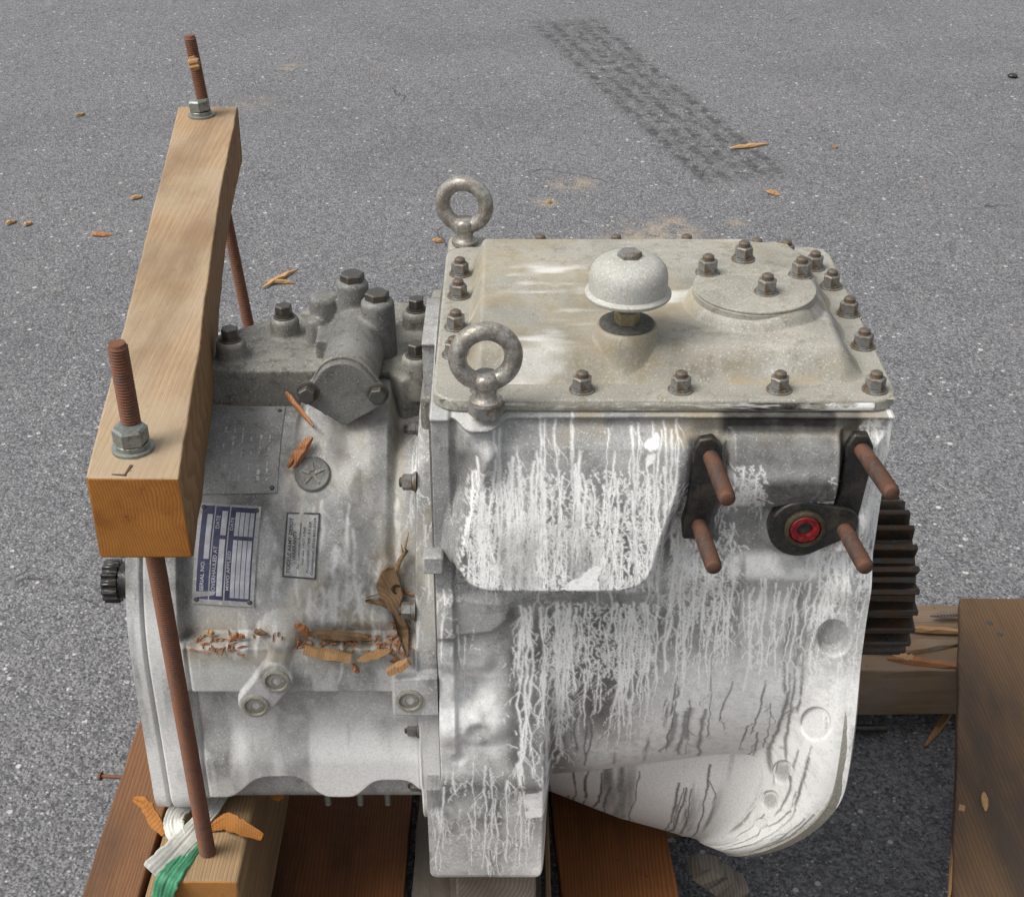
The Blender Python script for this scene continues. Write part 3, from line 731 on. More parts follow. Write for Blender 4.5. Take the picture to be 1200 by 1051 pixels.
Wl[:] = np.maximum(Wl, .62*ss((214-IXl)/10)*ss((IYl-640)/120)*ss((fbm(shl, 100, 20, 4, 83)-.32)*4))
Wd = drip_region(lh, lp, 300, 470, 580, 640, 16, (60, 170), .0022, 0, jog=.03, branch=.02)
Wd = np.maximum(Wd, drip_region(lh, lp, 230, 470, 640, 740, 20, (30, 90), .0016, 300, jog=.06, branch=.03))
Wd = blur(Wd, 1)*ss((fbm(shl, 20, 12, 3, 91)-.25)*3)
Wl[:] = np.maximum(Wl, .55*Wd)
Wl[:] = np.maximum(Wl, .6*drip_region(lh, lp, 488, 514, 470, 900, 12, (40, 120), .0011, 60, jog=.05, branch=.03))
lh_dirt = .5*ss((IYl-430)/40)*ss((745-IYl)/60)*ss((fbm(shl, 45, 28, 5, 96)-.42)*5)
Wl[:] = np.maximum(Wl, .22*ss((fbm(shl, 60, 40, 4, 95)-.4)*4))
lh.at['dk'][:] = .5*ss((500-IYl)/60)*ss((fbm(shl, 50, 50, 4, 84)-.38)*4)
lh.at['dk'][:] = np.maximum(lh.at['dk'], .5*region(lp, 355, 460, 470, 500, 14)*ss((fbm(shl, 30, 30, 4, 85)-.35)*4))
lh.at['dk'][:] = np.maximum(lh.at['dk'], lh_dirt); Wl *= 1-.6*lh_dirt
lh.at['dk'][:] = np.maximum(lh.at['dk'], .22*ss((IYl-760)/20)*ss((fbm(shl, 26, 16, 5, 97)-.5)*6))
lh.at['dk'][:] = np.maximum(lh.at['dk'], .55*np.exp(-((lh.S-sled)/.006)**2)*mid)
lh.at['yel'][:] = .75*np.exp(-((lh.S-sled-.006)/.018)**2)*mid*ss((fbm(shl, 20, 30, 4, 98)-.2)*3)+.5*ss((fbm(shl, 70, 50, 4, 99)-.46)*5)*ss((790-IYl)/60)+.5*region(lp, 455, 480, 440, 760, 8)
LEFT = lh.build('left_housing', M['cast'], TR)
bm = bmesh.new()
out = [(1.33, .40), (1.33, .60)]+[(1.54-.21*math.cos(a), .60+.205*math.sin(a)) for a in np.linspace(0.05, math.pi, 24)]+[(1.75, .40)]
prism(bm, out, -.43, -.085, (0, 0, 0), m3); from_bm('left_rear_shell', bm, M['cast'], TR, True, 30)
# joint line: thin gasket plate standing 2 mm proud between both housings
bm = bmesh.new()
prism(bm, [(1.277, .935), (1.277, .36), (1.62, .36), (1.62, .935)], -.0845, -.0825, (0, 0, 0), m3); from_bm('joint_gasket', bm, M['cast_dark'], TR, False)
# raised joint-flange upright between pump pad and the cover
bm = bmesh.new(); boxv(bm, (-.104, 1.44, .72), (-.086, 1.74, .868)); from_bm('joint_flange', bm, M['grime'], TR, True, 35, .006, 3)

# ---- pump pad with bolt bosses
pad = empty('x', (0, 0, 0)); bpy.data.objects.remove(pad)
def remeshed(name, bm, mat, parent, vox=.0025, it=6):
    o = from_bm(name, bm, mat, parent, True, 180)
    md = o.modifiers.new('remesh', 'REMESH'); md.mode = 'VOXEL'; md.voxel_size = vox; md.use_smooth_shade = True
    s_ = o.modifiers.new('smooth', 'SMOOTH'); s_.iterations = it; s_.factor = .5
    return o
ZP = .862
bm = bmesh.new()
pl = [P(*p, z=ZP) for p in ((236, 398), (300, 378), (360, 362), (455, 352), (500, 356), (511, 362), (514, 425), (506, 440), (470, 446), (452, 434), (280, 434), (236, 432))]
prism(bm, [(p[0], p[1]) for p in pl], .79, ZP)
prism(bm, [(p[0], p[1]) for p in [P(*q_, z=.832) for q_ in ((236, 400), (360, 380), (514, 380), (516, 452), (470, 464), (236, 446))]], .76, .832)
bolt_px = [(333, 371, .885), (270, 398, .885), (488, 363, .885), (488, 416, .885)]
bl = []
for a, b, zz in bolt_px:
    p = P(a, b, z=zz); bl.append(p); lathe(bm, [(.020, ZP-.03), (.018, zz-.004), (.0155, zz)], 24, (p[0], p[1], 0))
o = remeshed('pump_pad', bm, M['grime'], TR)
# ---- pump body: cylinder along Y, with upright bosses
bm = bmesh.new()
fc = P(404, 455, y=1.452); bc = (fc[0]+.006, 1.63, fc[2]+.004); PXc = fc[0]
lathe(bm, [(.034, 0), (.034, .17), (.030, .178)], 40, (fc[0]+.002, 1.455, fc[2]+.004), (0.03, 1, 0))
ups = [(413, 328, 1.60, .019), (442, 350, 1.565, .020), (380, 345, 1.615, .019)]
tops = []
for a, b, y, r in ups:
    p = P(a, b, y=y); tops.append(p); lathe(bm, [(r*1.12, .80), (r, p[2]-.004), (r-.004, p[2])], 28, (p[0], p[1], 0))
p = P(370, 375, y=1.60); lathe(bm, [(.014, .80), (.013, p[2]), (.009, p[2]+.004)], 20, (p[0], p[1], 0))
boxv(bm, (PXc-.045, 1.55, .80), (PXc+.042, 1.64, .885))
boxv(bm, (PXc-.030, 1.47, .80), (PXc+.030, 1.64, .86))
lathe(bm, [(.030, 0), (.030, .012)], 24, (PXc, 1.460, fc[2]-.03), (0, 1, 0))
o = remeshed('pump_body', bm, M['cast_dark'], TR, .002, 8)
# flange behind the pump's end plate + end plate
def plate_outline(k=1.0):
    u = []
    for (cx_, cz_, r, a0, a1) in ((-.033, -.006, .012, 120, 250), (0.0, -.031, .010, 215, 325), (.036, -.006, .012, 290, 420), (0, .006, .033, 40, 140)):
        for i in range(8):
            a = R(a0+(a1-a0)*i/7); u.append((cx_+r*k*math.cos(a), cz_+r*k*math.sin(a)))
    return u
mY = Matrix(((1, 0, 0), (0, 0, -1), (0, 1, 0)))   # local z -> -y
bm = bmesh.new(); prism(bm, plate_outline(1.08), 0, .006, (fc[0], 1.456, fc[2]), mY); from_bm('pump_flange', bm, M['grime'], TR, True, 40, .0015)
bm = bmesh.new(); prism(bm, plate_outline(), 0, .010, (fc[0], 1.449, fc[2]), mY); from_bm('end_plate', bm, M['cast_dark'], TR, True, 40, .002, 2)

# ---- bolts
def hexm(bm, r, h0, h1, mi=0, ch=.0012):
    lathe(bm, [(r-ch, h0), (r, h0+ch*.6), (r, h1-ch), (r-ch*1.3, h1)], 6, mi=mi)
def bolt_mesh(name, r=.0095, nut=.011, stud=.007, sr=.0058, wash=True, mats=None):
    bm = bmesh.new(); z = 0
    if wash: lathe(bm, [(r*1.28, 0), (r*1.28, .002), (r*1.18, .0025)], 20); lathe(bm, [(r*1.08, .0025), (r*1.08, .0048)], 20); z = .0048
    hexm(bm, r, z, z+nut)
    if stud: lathe(bm, [(sr, z+nut-.001), (sr, z+nut+stud*.7), (sr*.6, z+nut+stud), (0, z+nut+stud)], 14, mi=1)
    me = bpy.data.meshes.new(name); bmesh.ops.recalc_face_normals(bm, faces=bm.faces[:])
    for f in bm.faces: f.smooth = False
    bm.to_mesh(me); bm.free()
    for m in mats: me.materials.append(m)
    return me
M['stud_end'] = mat_metal('stud_end', (.10, .085, .065), (.15, .09, .055), .4, .6, .2)
B_cover = bolt_mesh('cover_nut', .0112, .0125, .0065, .0068, True, [M['nut'], M['stud_end']])
B_dark = bolt_mesh('pad_bolt', .0105, .012, 0, 0, True, [M['nut_dark'], M['nut_dark']])
B_plug = bolt_mesh('hex_plug', .0135, .009, 0, 0, False, [M['nut_dark'], M['nut_dark']])
B_side = bolt_mesh('flange_bolt', .010, .012, .004, .006, True, [M['nut'], M['nut_dark']])
def put(me, name, loc, axis=(0, 0, 1), spin=None, parent=TR, scale=1):
    o = bpy.data.objects.new(name, me); COL.objects.link(o); o.location = loc
    q = Vector(axis).normalized().to_track_quat('Z', 'Y')
    from mathutils import Quaternion
    o.rotation_euler = (q @ Quaternion((0, 0, 1), random.uniform(0, 1.05) if spin is None else spin)).to_euler()
    o.scale = (scale,)*3
    attach(o, parent); return o
for p in bl: put(B_dark, 'pad_bolt', (p[0], p[1], p[2]-.001))
put(B_plug, 'hex_plug', tops[0]-np.array([0, 0, .001]), scale=1.1); put(B_plug, 'hex_plug', tops[1]-np.array([0, 0, .001]), scale=1.1)
for a, b in ((361, 459), (443, 460)):
    p = P(a, b, y=1.439); put(B_dark, 'end_plate_bolt', p, (0, -1, .1), scale=.95)
for a, b in ((470, 506), (472, 567), (471, 718), (464, 856), (462, 921)):
    p, n, _ = lh.on(a+10, b, 0); put(B_side, 'flange_bolt', (xr+.001, p[1]+.006 if False else p[1]+.004, p[2]), (-1, 0, 0), scale=.95)
p = P(508, 657, y=1.268); bm = bmesh.new(); prism(bm, rrect(.022, .022, .003, 2), 0, .022, (p[0], 1.280, p[2]), mY); from_bm('joint_lug', bm, M['cast'], TR, True, 40, .002)

# ---- recessed plugs on the bosses
def plug(px, py, lift, r=.0115):
    p, n, _ = lh.on(px, py, lift); bm = bmesh.new(); v = Vector(n)
    lathe(bm, [(r*1.35, -.004), (r*1.35, .0015), (r*1.2, .0025), (r*1.05, .0025), (r, -.001), (r*.95, -.0005), (r*.45, 0.0005), (r*.42, -.004), (0, -.004)], 28, p, v)
    return from_bm('plug', bm, M['cast_cover'], TR, True, 40)
plug(299, 826, .001); plug(323, 797, .001); plug(480, 820, .001)

# ---- plates on the left housing: bent to follow the barrel
LHD = blur(lh.D, 9)
class Sticker:
    def __init__(s, corners):   # TL, TR, BL, BR photo pixels
        q = [lh.uv(a, b, .002) for a, b in corners]; q = np.array(q)
        s.c = q.mean(0); top = (q[0]+q[1])/2; bot = (q[2]+q[3])/2
        v = top-bot; s.h = np.linalg.norm(v); u = ((q[1]-q[0])+(q[3]-q[2]))/2; s.w = np.linalg.norm(u)
        s.v = v/s.h; s.u = u/s.w
        # keep it a true rectangle
        ang = (math.atan2(s.u[1], s.u[0])+math.atan2(s.v[1], s.v[0])+math.pi/2)/2
        s.u = np.array([math.cos(ang), math.sin(ang)]); s.v = np.array([math.sin(ang), -math.cos(ang)])
        s.base = None
    def map(s, uv, n=0.0):
        uv = np.asarray(uv, float); x = s.c[0]+uv[:, 0]*s.u[0]+uv[:, 1]*s.v[0]; S = s.c[1]+uv[:, 0]*s.u[1]+uv[:, 1]*s.v[1]
        i = np.clip(((S-lh.sv[0])/lh.ds).astype(int), 0, lh.ns-1); j = np.clip(((x-lh.x[0])/lh.dx).astype(int), 0, lh.nx-1)
        y, z, ny, nz = pL.at(S); d = LHD[i, j]+.0018+n
        return np.stack([x, y+ny*d, z+nz*d], 1)
    def rects(s, name, rects, n, th, mat, parent, div=10):
        V, F = [], []
        for (u0, v0, u1, v1) in rects:
            k = max(2, int(abs(v1-v0)/s.h*div)+1)
            for lev in (n, n-th):
                vv = np.linspace(v0, v1, k); V.append(s.map(np.stack([np.tile([u0, u1], k), np.repeat(vv, 2)], 1), lev))
            o_ = sum(len(a) for a in V[:-2]); T = o_+np.arange(k)*2; Bt = T+2*k
            for i in range(k-1): F += [(T[i], T[i]+1, T[i+1]+1, T[i+1]), (T[i], T[i+1], Bt[i+1], Bt[i]), (T[i]+1, Bt[i]+1, Bt[i+1]+1, T[i+1]+1)]
            F += [(T[0], Bt[0], Bt[0]+1, T[0]+1), (T[-1], T[-1]+1, Bt[-1]+1, Bt[-1])]
        return from_np(name, np.concatenate(V), F, mat, parent, False)
    def text(s, lines, n, mat, parent):
        """lines: (string, u centre of the line, v start, letter height, fit length); reads upward"""
        V, F, o_ = [], [], 0
        for txt, u, v, hgt, L in lines:
            cu = bpy.data.curves.new('t', 'FONT'); cu.body = txt; cu.size = 1; cu.resolution_u = 3; cu.offset = .012
            ob = bpy.data.objects.new('t', cu); COL.objects.link(ob)
            bpy.context.view_layer.update()
            me = bpy.data.meshes.new_from_object(ob.evaluated_get(bpy.context.evaluated_depsgraph_get()))
            bpy.data.objects.remove(ob); bpy.data.curves.remove(cu)
            bm = bmesh.new(); bm.from_mesh(me); bmesh.ops.triangulate(bm, faces=bm.faces[:]); bm.verts.index_update()
            a = np.array([vv.co[:2] for vv in bm.verts]); sc = L/a[:, 0].max()
            uv = np.stack([u-(a[:, 1]-.35)*hgt/.7, v+a[:, 0]*sc], 1)
            V.append(s.map(uv, n)); F += [tuple(o_+q.index for q in f.verts) for f in bm.faces]; o_ += len(a)
            bm.free(); bpy.data.meshes.remove(me)
        return from_np('lettering', np.concatenate(V), F, mat, parent, False)
    def rivets(s, uvs, mat, parent, r=.0028):
        for u, v in uvs:
            p = s.map([[u, v]], 0)[0]; p2 = s.map([[u, v]], .01)[0]; bm = bmesh.new()
            lathe(bm, [(r, -.001), (r, .0006), (r*.6, .0018), (0, .002)], 14, p, Vector(p2-p)); from_bm('rivet', bm, mat, parent)
# rating plate with blue fields
st = Sticker([(236, 590), (306, 592), (223, 706), (298, 712)]); w, h = st.w/2, st.h/2
DP = st.rects('data_plate', [(-w, -h, w, h)], 0, .0012, M['plate'], TR); DP['label'] = 'aluminium data plate with dark blue columns'
W2_, H2_ = 2*w, 2*h
def f(u0, v0, u1, v1): return (-w+W2_*u0, -h+H2_*v0, -w+W2_*u1, -h+H2_*v1)
st.rects('blue_field', [f(.06, .05, .255, .975), f(.275, .05, .50, .975), f(.52, .05, .93, .975)], .0004, .0004, M['navy'], DP)
cols = [(.605+.079*i, .605+.079*i+.067) for i in range(4)]
st.rects('blank_field', [f(.15, .45, .235, .89), f(.385, .09, .475, .65), f(.385, .69, .475, .93)]+[f(a, .08, b, .65) for a, b in cols]+[f(a, .69, b, .925) for a, b in cols], .0007, .0003, M['pale'], DP)
st.text([('SERIAL NO.', -w+W2_*.145, -h+H2_*.13, .0042, H2_*.30), ('OVERHAULED AT', -w+W2_*.33, -h+H2_*.14, .0042, H2_*.44), ('DATE', -w+W2_*.33, -h+H2_*.75, .0042, H2_*.13),
         ('MWO APPLIED', -w+W2_*.560, -h+H2_*.15, .0036, H2_*.39), ('DATE', -w+W2_*.560, -h+H2_*.74, .0036, H2_*.13)], .0009, M['pale'], DP)
st.rivets([(-w+.005, -h+.005), (w-.005, -h+.005), (-w+.005, h-.005), (w-.005, h-.005)], M['nut_dark'], DP)
# warranty plate
st = Sticker([(336, 601), (376, 602), (331, 675), (371, 679)]); w, h = st.w/2, st.h/2
WP = st.rects('warranty_plate', [(-w, -h, w, h)], 0, .001, M['plate'], TR); WP['label'] = 'small metal warranty plate with black border'
b_ = .0016
st.rects('border', [(-w, -h, -w+b_, h), (w-b_, -h, w, h), (-w+b_, -h, w-b_, -h+b_), (-w+b_, h-b_, w-b_, h)], .0010, .0010, M['ink'], WP)
st.text([('TOOELE ARMY DEPOT', -w+2*w*.16, -h+2*h*.06, .0042, 2*h*.86), ('WARRANTY', -w+2*w*.30, -h+2*h*.26, .0042, 2*h*.46), ('For Customer Relations', -w+2*w*.45, -h+2*h*.14, .0026, 2*h*.70),
         ('Call our HOT LINE', -w+2*w*.58, -h+2*h*.20, .0026, 2*h*.58), ('Autovon 790-2129', -w+2*w*.73, -h+2*h*.08, .0024, 2*h*.78), ('Commercial (801) 833-2129', -w+2*w*.87, -h+2*h*.06, .0024, 2*h*.86)], .0006, M['ink'], WP)
# worn upper plate
st = Sticker([(246, 478), (334, 478), (236, 578), (325, 578)]); w, h = st.w/2, st.h/2
UP = st.rects('worn_plate', [(-w, -h, w, h)], 0, .0016, M['plate_dull'], TR); UP['label'] = 'worn grey instruction plate with faded lettering'
st.text([('CAUTION', -w+2*w*.30, -h+2*h*.30, .006, 2*h*.45), ('FILL TO FULL MARK', -w+2*w*.42, -h+2*h*.14, .004, 2*h*.66), ('BEFORE STARTING', -w+2*w*.54, -h+2*h*.16, .004, 2*h*.60),
         ('USE OIL GRADE 10', -w+2*w*.66, -h+2*h*.12, .004, 2*h*.66), ('CHECK LEVEL', -w+2*w*.78, -h+2*h*.20, .004, 2*h*.5)], .0005, M['plate_dull'], UP) if False else None
def worn_marks():
    rc = []
    rr_ = random.Random(4)
    for cidx in range(6):
        u = -w+2*w*(.24+.12*cidx); v = -h*.75
        while v < h*.75:
            L = rr_.uniform(.002, .007)
            if rr_.random() < .62: rc.append((u, v, u+rr_.uniform(.0012, .0035), v+L))
            v += L+.0018
    return rc
st.rects('faded_print', worn_marks(), .0003, .0003, M['plate'], UP, 2)
st.rivets([(w-.006, -h+.006), (w-.006, h-.006)], M['nut_dark'], UP)
# round medallion
p, n, _ = lh.on(366, 556, .001); bm = bmesh.new(); fr = frame(n)
lathe(bm, [(.0205, -.003), (.0205, .0015), (.0190, .003), (.0180, .0022), (.012, .0022), (0, .0024)], 40, p, Vector(n))
MD = from_bm('medallion', bm, M['cast_dark'], TR, True, 40); MD['label'] = 'dark round cast medallion'
bm = bmesh.new()
for k in range(5):
    a = R(72*k+20); c_ = Vector((math.cos(a), math.sin(a), 0)); s_ = Vector((-math.sin(a), math.cos(a), 0)); L = Vector(p)+Vector(n)*.0022
    vs = [L+fr@(c_*.003-s_*.002), L+fr@(c_*.014-s_*.0008), L+fr@(c_*.014+s_*.0008), L+fr@(c_*.003+s_*.002)]
    lo = [bm.verts.new(v_) for v_ in vs]; hi = [bm.verts.new(v_+Vector(n)*.0014) for v_ in vs]
    bm.faces.new(hi)
    for q in range(4): bm.faces.new((lo[q], lo[(q+1) % 4], hi[(q+1) % 4], hi[q]))
from_bm('emblem', bm, M['grime'], MD, False)

# ---- top cover
ZC = .950
CX0, CX1, CY0, CY1 = -.081, .392, 1.284, 1.684
bm = bmesh.new(); prism(bm, rrect(CX1-CX0, CY1-CY0, .028, 8, (CX0+CX1)/2, (CY0+CY1)/2), ZC-.014, ZC)
cover_pts = rrect(CX1-CX0, CY1-CY0, .028, 8, (CX0+CX1)/2, (CY0+CY1)/2)
CF = from_bm('cover_flange', bm, M['cast_cover'], TR, True, 40, .003, 3)
gx = np.arange(CX0+.004, CX1-.004, .0016); gy = np.arange(CY0+.004, CY1-.004, .0016); GX, GY = np.meshgrid(gx, gy)
fb = [(x, 1.306) for x in (-.030, .0714, .172, .2725, .370)]
rb = [(.3785, 1.405), (.379, 1.487), (.374, 1.562), (.364, 1.617), (.335, 1.652), (.300, 1.657)]
bb = [(x, 1.669) for x in (.035, .128, .215)]
lb = [(-.062, y) for y in (1.385, 1.452, 1.535, 1.598)]
dxl = GX-(CX0+.030); dxr = (CX1-.022)-GX; dyf = GY-(CY0+.030); dyb = (CY1-.032)-GY
rise = lambda d, wd: ss(np.clip(d/wd, 0, 1))
pl_ = rise(dxl, .020)*rise(dxr, .034)*rise(dyf, .034)*rise(dyb, .022)
# round the plan corners and cut bays round the right-hand bolts
for bx, by in rb+fb[-1:]: pl_ *= ss((np.hypot(GX-bx, GY-by)-.015)/.022)
HZ = -.0015+.033*pl_
IPc = (.263, 1.444); BRc = (.119, 1.363)
dI = np.hypot(GX-IPc[0], GY-IPc[1]); HZ = np.maximum(HZ, -.0015+.045*ss((.098-dI)/.034))
dI2 = np.hypot(GX-IPc[0]-.03, GY-IPc[1]+.055); HZ += .007*np.exp(-(dI2/.03)**2)
dB = np.hypot(GX-BRc[0], GY-BRc[1]); HZ = np.maximum(HZ, np.where(dB < .04, .047*ss((.0375-dB)/.006), -1))
HZ += .0012*(fbm(GX.shape, 50, 50, 3, 101)-.5)
cy1 = .85*ss((fbm(GX.shape, 60, 60, 5, 102)-.38)*3.2)*(1-.6*rise(-dyf+.03, .03))
ring = np.exp(-((pl_-.1)/.18)**2)
cy1 = np.maximum(cy1*.8, ring*.9*ss((fbm(GX.shape, 30, 30, 4, 103)-.3)*3))
cdk = .25*ss((fbm(GX.shape, 80, 80, 4, 104)-.5)*4)
cwh = .5*ss((fbm(GX.shape, 30, 80, 5, 105)-.58)*6)
from_np('cover_dome', np.stack([GX, GY, ZC+HZ], -1).reshape(-1, 3), grid_faces(*GX.shape), M['cast_cover'], TR, True, {'yel': cy1, 'dk': cdk, 'wh': cwh})
# stained front edge of the cover flange (oil, chalk), a thin gasket edge under it
nE = 420; xe_ = np.linspace(CX0+.026, CX1-.026, nE); ze_ = np.linspace(ZC-.0112, ZC-.0028, 9); EX, EZ = np.meshgrid(xe_, ze_)
EY = CY0-.0005-.0009*np.sin((EZ-ze_[0])/(ze_[-1]-ze_[0])*math.pi)+.0006*(fbm(EX.shape, 4, 12, 3, 401)-.5)
PXe, _ = proj(EX, EY, EZ); nz1 = fbm(EX.shape, 6, 14, 4, 402); nz2 = fbm(EX.shape, 5, 30, 4, 403)
edk = ss((PXe-835)/40)*ss((975-PXe)/25)*ss((nz1-.22)*4); ewh = np.maximum(ss((PXe-930)/60)*ss((nz1-.40)*6), .5*ss((nz2-.55)*6))
edk = edk*(1-ewh)
from_np('flange_edge', np.stack([EX, EY, EZ], -1).reshape(-1, 3), grid_faces(*EX.shape), M['cast_cover'], CF, True, {'wh': ewh, 'dk': edk, 'yel': .5*ss((nz2-.4)*4)*(1-ewh)})
for bx, by in fb+rb+bb+lb:
    lift = 0.0
    put(B_cover, 'cover_nut', (bx, by, ZC-.0005), scale=.93)
# bosses under the right nuts
for bx, by in rb:
    bm = bmesh.new(); lathe(bm, [(.017, ZC-.03), (.0165, ZC-.001)], 20, (bx, by, 0)); from_bm('nut_boss', bm, M['cast_cover'], TR)
# breather
bm = bmesh.new(); bx, by = BRc; zb = ZC+.047
lathe(bm, [(.0285, 0), (.0285, .0025), (.027, .003)], 40, (bx, by, zb)); G_ = from_bm('gasket', bm, M['gasket'], TR)
BR = empty('breather', (bx, by, zb)); attach(BR, TR)
bm = bmesh.new(); lathe(bm, [(.0135, .0025), (.0135, .016), (.0115, .017), (.0115, .034)], 6, (bx, by, zb)); from_bm('brass_neck', bm, M['brass'], BR, False)
bm = bmesh.new(); lathe(bm, [(.012, .030), (.043, .033), (.0445, .035), (.0445, .037), (.0425, .0385), (.0405, .040), (.0403, .055), (.0385, .063), (.034, .069), (.026, .0735), (.014, .0755), (0, .076)], 56, (bx, by, zb)); from_bm('breather_cap', bm, M['enamel'], BR, True, 40)
bm = bmesh.new(); lathe(bm, [(.0125, .0752), (.0125, .0795), (.0115, .081), (0, .081)], 6, (bx, by, zb)); from_bm('cap_nut', bm, M['nut'], BR, False)
# inspection plate
ix, iy = IPc; zi = ZC+.0435
bm = bmesh.new(); lathe(bm, [(.0665, -.002), (.0665, .0055), (.0655, .0065), (0, .0065)], 64, (ix, iy, zi)); IP = from_bm('inspection_plate', bm, M['cast_cover'], TR, True, 40)
for a0, a1, gap in ((152, 385, 0), (25, 152, .0022)):
    cpts = [(.0662*math.cos(R(a0+(a1-a0)*k/50)), .0662*math.sin(R(a0+(a1-a0)*k/50))) for k in range(51)]
    if gap:
        q0 = np.array(cpts[0]); q1 = np.array(cpts[-1]); dd_ = (q1-q0)/np.linalg.norm(q1-q0); nn_ = np.array([dd_[1], -dd_[0]])
        cpts = [tuple(np.array(c_)+nn_*gap) for c_ in cpts if True]
        cpts = [(x*.985, y*.985) for x, y in cpts]
    bm = bmesh.new(); prism(bm, cpts, .0067, .0098 if not gap else .0088, (ix, iy, zi)); from_bm('half_plate', bm, M['cast_cover'], TR, True, 40, .0008)
for a, b in ((829, 320), (938, 323), (898, 343), (871, 304)):
    p = P(a, b, z=zi+.009); put(B_cover, 'plate_nut', (p[0], p[1], zi+.0086), scale=.95)
# lifting eyes
def eye(px, pyc, y, zbase, rot):
    c = P(px, pyc, y=y); bm = bmesh.new(); rm, rt = .0277, .0093
    n1, n2 = 44, 16; vs = []
    for i in range(n1):
        a = 2*math.pi*i/n1
        vs.append([bm.verts.new((c[0]+(rm+rt*math.cos(b))*math.cos(a), c[1]+rt*1.05*math.sin(b), c[2]+(rm+rt*math.cos(b))*math.sin(a))) for b in [2*math.pi*k/n2 for k in range(n2)]])
    for i in range(n1):
        for k in range(n2): bm.faces.new((vs[i][k], vs[(i+1) % n1][k], vs[(i+1) % n1][(k+1) % n2], vs[i][(k+1) % n2]))
    hz = c[2]-rm-zbase
    lathe(bm, [(.0165, 0), (.0165, .004), (.0125, .006), (.0105, .010), (.0115, hz*.75), (.015, hz+.004), (.011, hz+.010)], 24, (c[0], c[1], zbase))
    bmesh.ops.rotate(bm, verts=bm.verts[:], cent=(c[0], c[1], c[2]), matrix=Matrix.Rotation(rot, 3, 'Z'))
    o = from_bm('lifting_eye', bm, M['ring'], TR, True, 60); return o, c
zE = P(565, 471, y=1.268)[2]
E1, c1 = eye(569, 418, 1.268, zE, R(6)); E2, c2 = eye(544, 240, 1.700, .948, R(-12))
bm = bmesh.new(); lathe(bm, [(.0185, -.013), (.0185, -.0005)], 6, (c1[0], c1[1]+.001, zE)); from_bm('eye_nut', bm, M['nut'], TR, False)
bm = bmesh.new(); boxv(bm, (-.081, 1.686, .88), (-.03, 1.73, .947)); from_bm('eye_boss', bm, M['cast_cover'], TR, True, 40, .008, 3)

# ---- stud plates, studs, oil port
def strip_plate(pts, y0, y1, name, mat):
    bm = bmesh.new(); ps = [P(a, b, y=y0) for a, b in pts]; n = len(ps)
    c = np.mean(ps, 0); prism(bm, [(p[0]-c[0], p[2]-c[2]) for p in ps], 0, y1-y0 if y1 > y0 else y0-y1, (c[0], max(y0, y1), c[2]), mY)
    return from_bm(name, bm, mat, TR, True, 40, .002)
strip_plate([(812, 530), (820, 516), (836, 513), (847, 524), (846, 548), (836, 600), (828, 632), (800, 632), (799, 612), (806, 590)], 1.262, 1.273, 'stud_plate', M['black'])
strip_plate([(992, 524), (1002, 510), (1018, 510), (1024, 524), (1020, 552), (1008, 600), (998, 630), (972, 630), (972, 606), (984, 580)], 1.262, 1.273, 'stud_plate', M['black'])
def stud(px, py, tx, ty):
    a = P(px, py, y=1.268); tip = P(tx, ty, z=a[2]-.002); d = Vector(tip-a); L = d.length; bm = bmesh.new()
    pr = [(.0083, -.004), (.0083, .03)]; z = .03
    while z < L-.006: pr += [(.0087, z), (.0072, z+.0014)]; z += .0028
    pr += [(.0080, L-.0015), (.0070, L), (0, L)]
    lathe(bm, pr, 18, a, d); return from_bm('stud', bm, M['rust_dark'], TR, True, 60)
stud(832, 532, 853, 586); stud(818, 612, 837, 666); stud(1008, 524, 1046, 579); stud(985, 612, 1015, 666)
# port flange + red plug
bm = bmesh.new(); c = P(938, 618, y=1.258); u = []
for k in range(20): a = R(70+220*k/19); u.append((.034*math.cos(a)*1.0, .034*math.sin(a)))
e = P(985, 612, y=1.258)
for k in range(10): a = R(-70+140*k/9); u.append((e[0]-c[0]+.018*math.cos(a), e[2]-c[2]+.020*math.sin(a)))
prism(bm, u, 0, .016, (c[0], 1.270, c[2]), mY); PF = from_bm('port_flange', bm, M['black'], TR, True, 40, .002)
bm = bmesh.new(); p = P(943, 619, y=1.253); lathe(bm, [(.0215, 0), (.0215, .004), (.0195, .0055), (.0170, .0055), (.0165, .003), (.0165, .001)], 36, (p[0], 1.2545, p[2]), (0, -1, 0)); from_bm('port_rim', bm, M['rim'], PF, True, 40)
bm = bmesh.new(); lathe(bm, [(.0160, .001), (.0160, .0042), (.0145, .0055), (.0085, .0050), (.0075, .001), (0, .001)], 36, (p[0], 1.2545, p[2]), (0, -1, 0)); RP = from_bm('red_plug', bm, M['red'], PF, True, 40)
bm = bmesh.new(); lathe(bm, [(.0074, .0012), (0, .0014)], 18, (p[0], 1.2545, p[2]), (0, -1, 0)); from_bm('plug_hole', bm, M['black'], PF)

# ---- output gear on the right
def gear(name, cx, cy, cz, x0, x1, ro, ri, teeth, mat, parent, hub=.04):
    bm = bmesh.new(); pts = []
    for k in range(teeth):
        a = 2*math.pi*k/teeth; q = 2*math.pi/teeth
        for f_, r in ((-.32, ri), (-.24, ri+(ro-ri)*.35), (-.14, ro-.0008), (-.10, ro), (.10, ro), (.14, ro-.0008), (.24, ri+(ro-ri)*.35), (.32, ri)):
            pts.append((r*math.cos(a+q*f_), r*math.sin(a+q*f_)))
    prism(bm, pts, x0, x1, (0, cy, cz), m3)
    return from_bm(name, bm, mat, parent, True, 25, .0012, 1)
gear('output_gear', 0, 1.45, .617, .400, .472, .097, .080, 23, M['gear'], TR)
bm = bmesh.new(); lathe(bm, [(.045, 0), (.045, .122)], 32, (.345, 1.45, .617), (1, 0, 0)); from_bm('output_shaft', bm, M['gear'], TR)
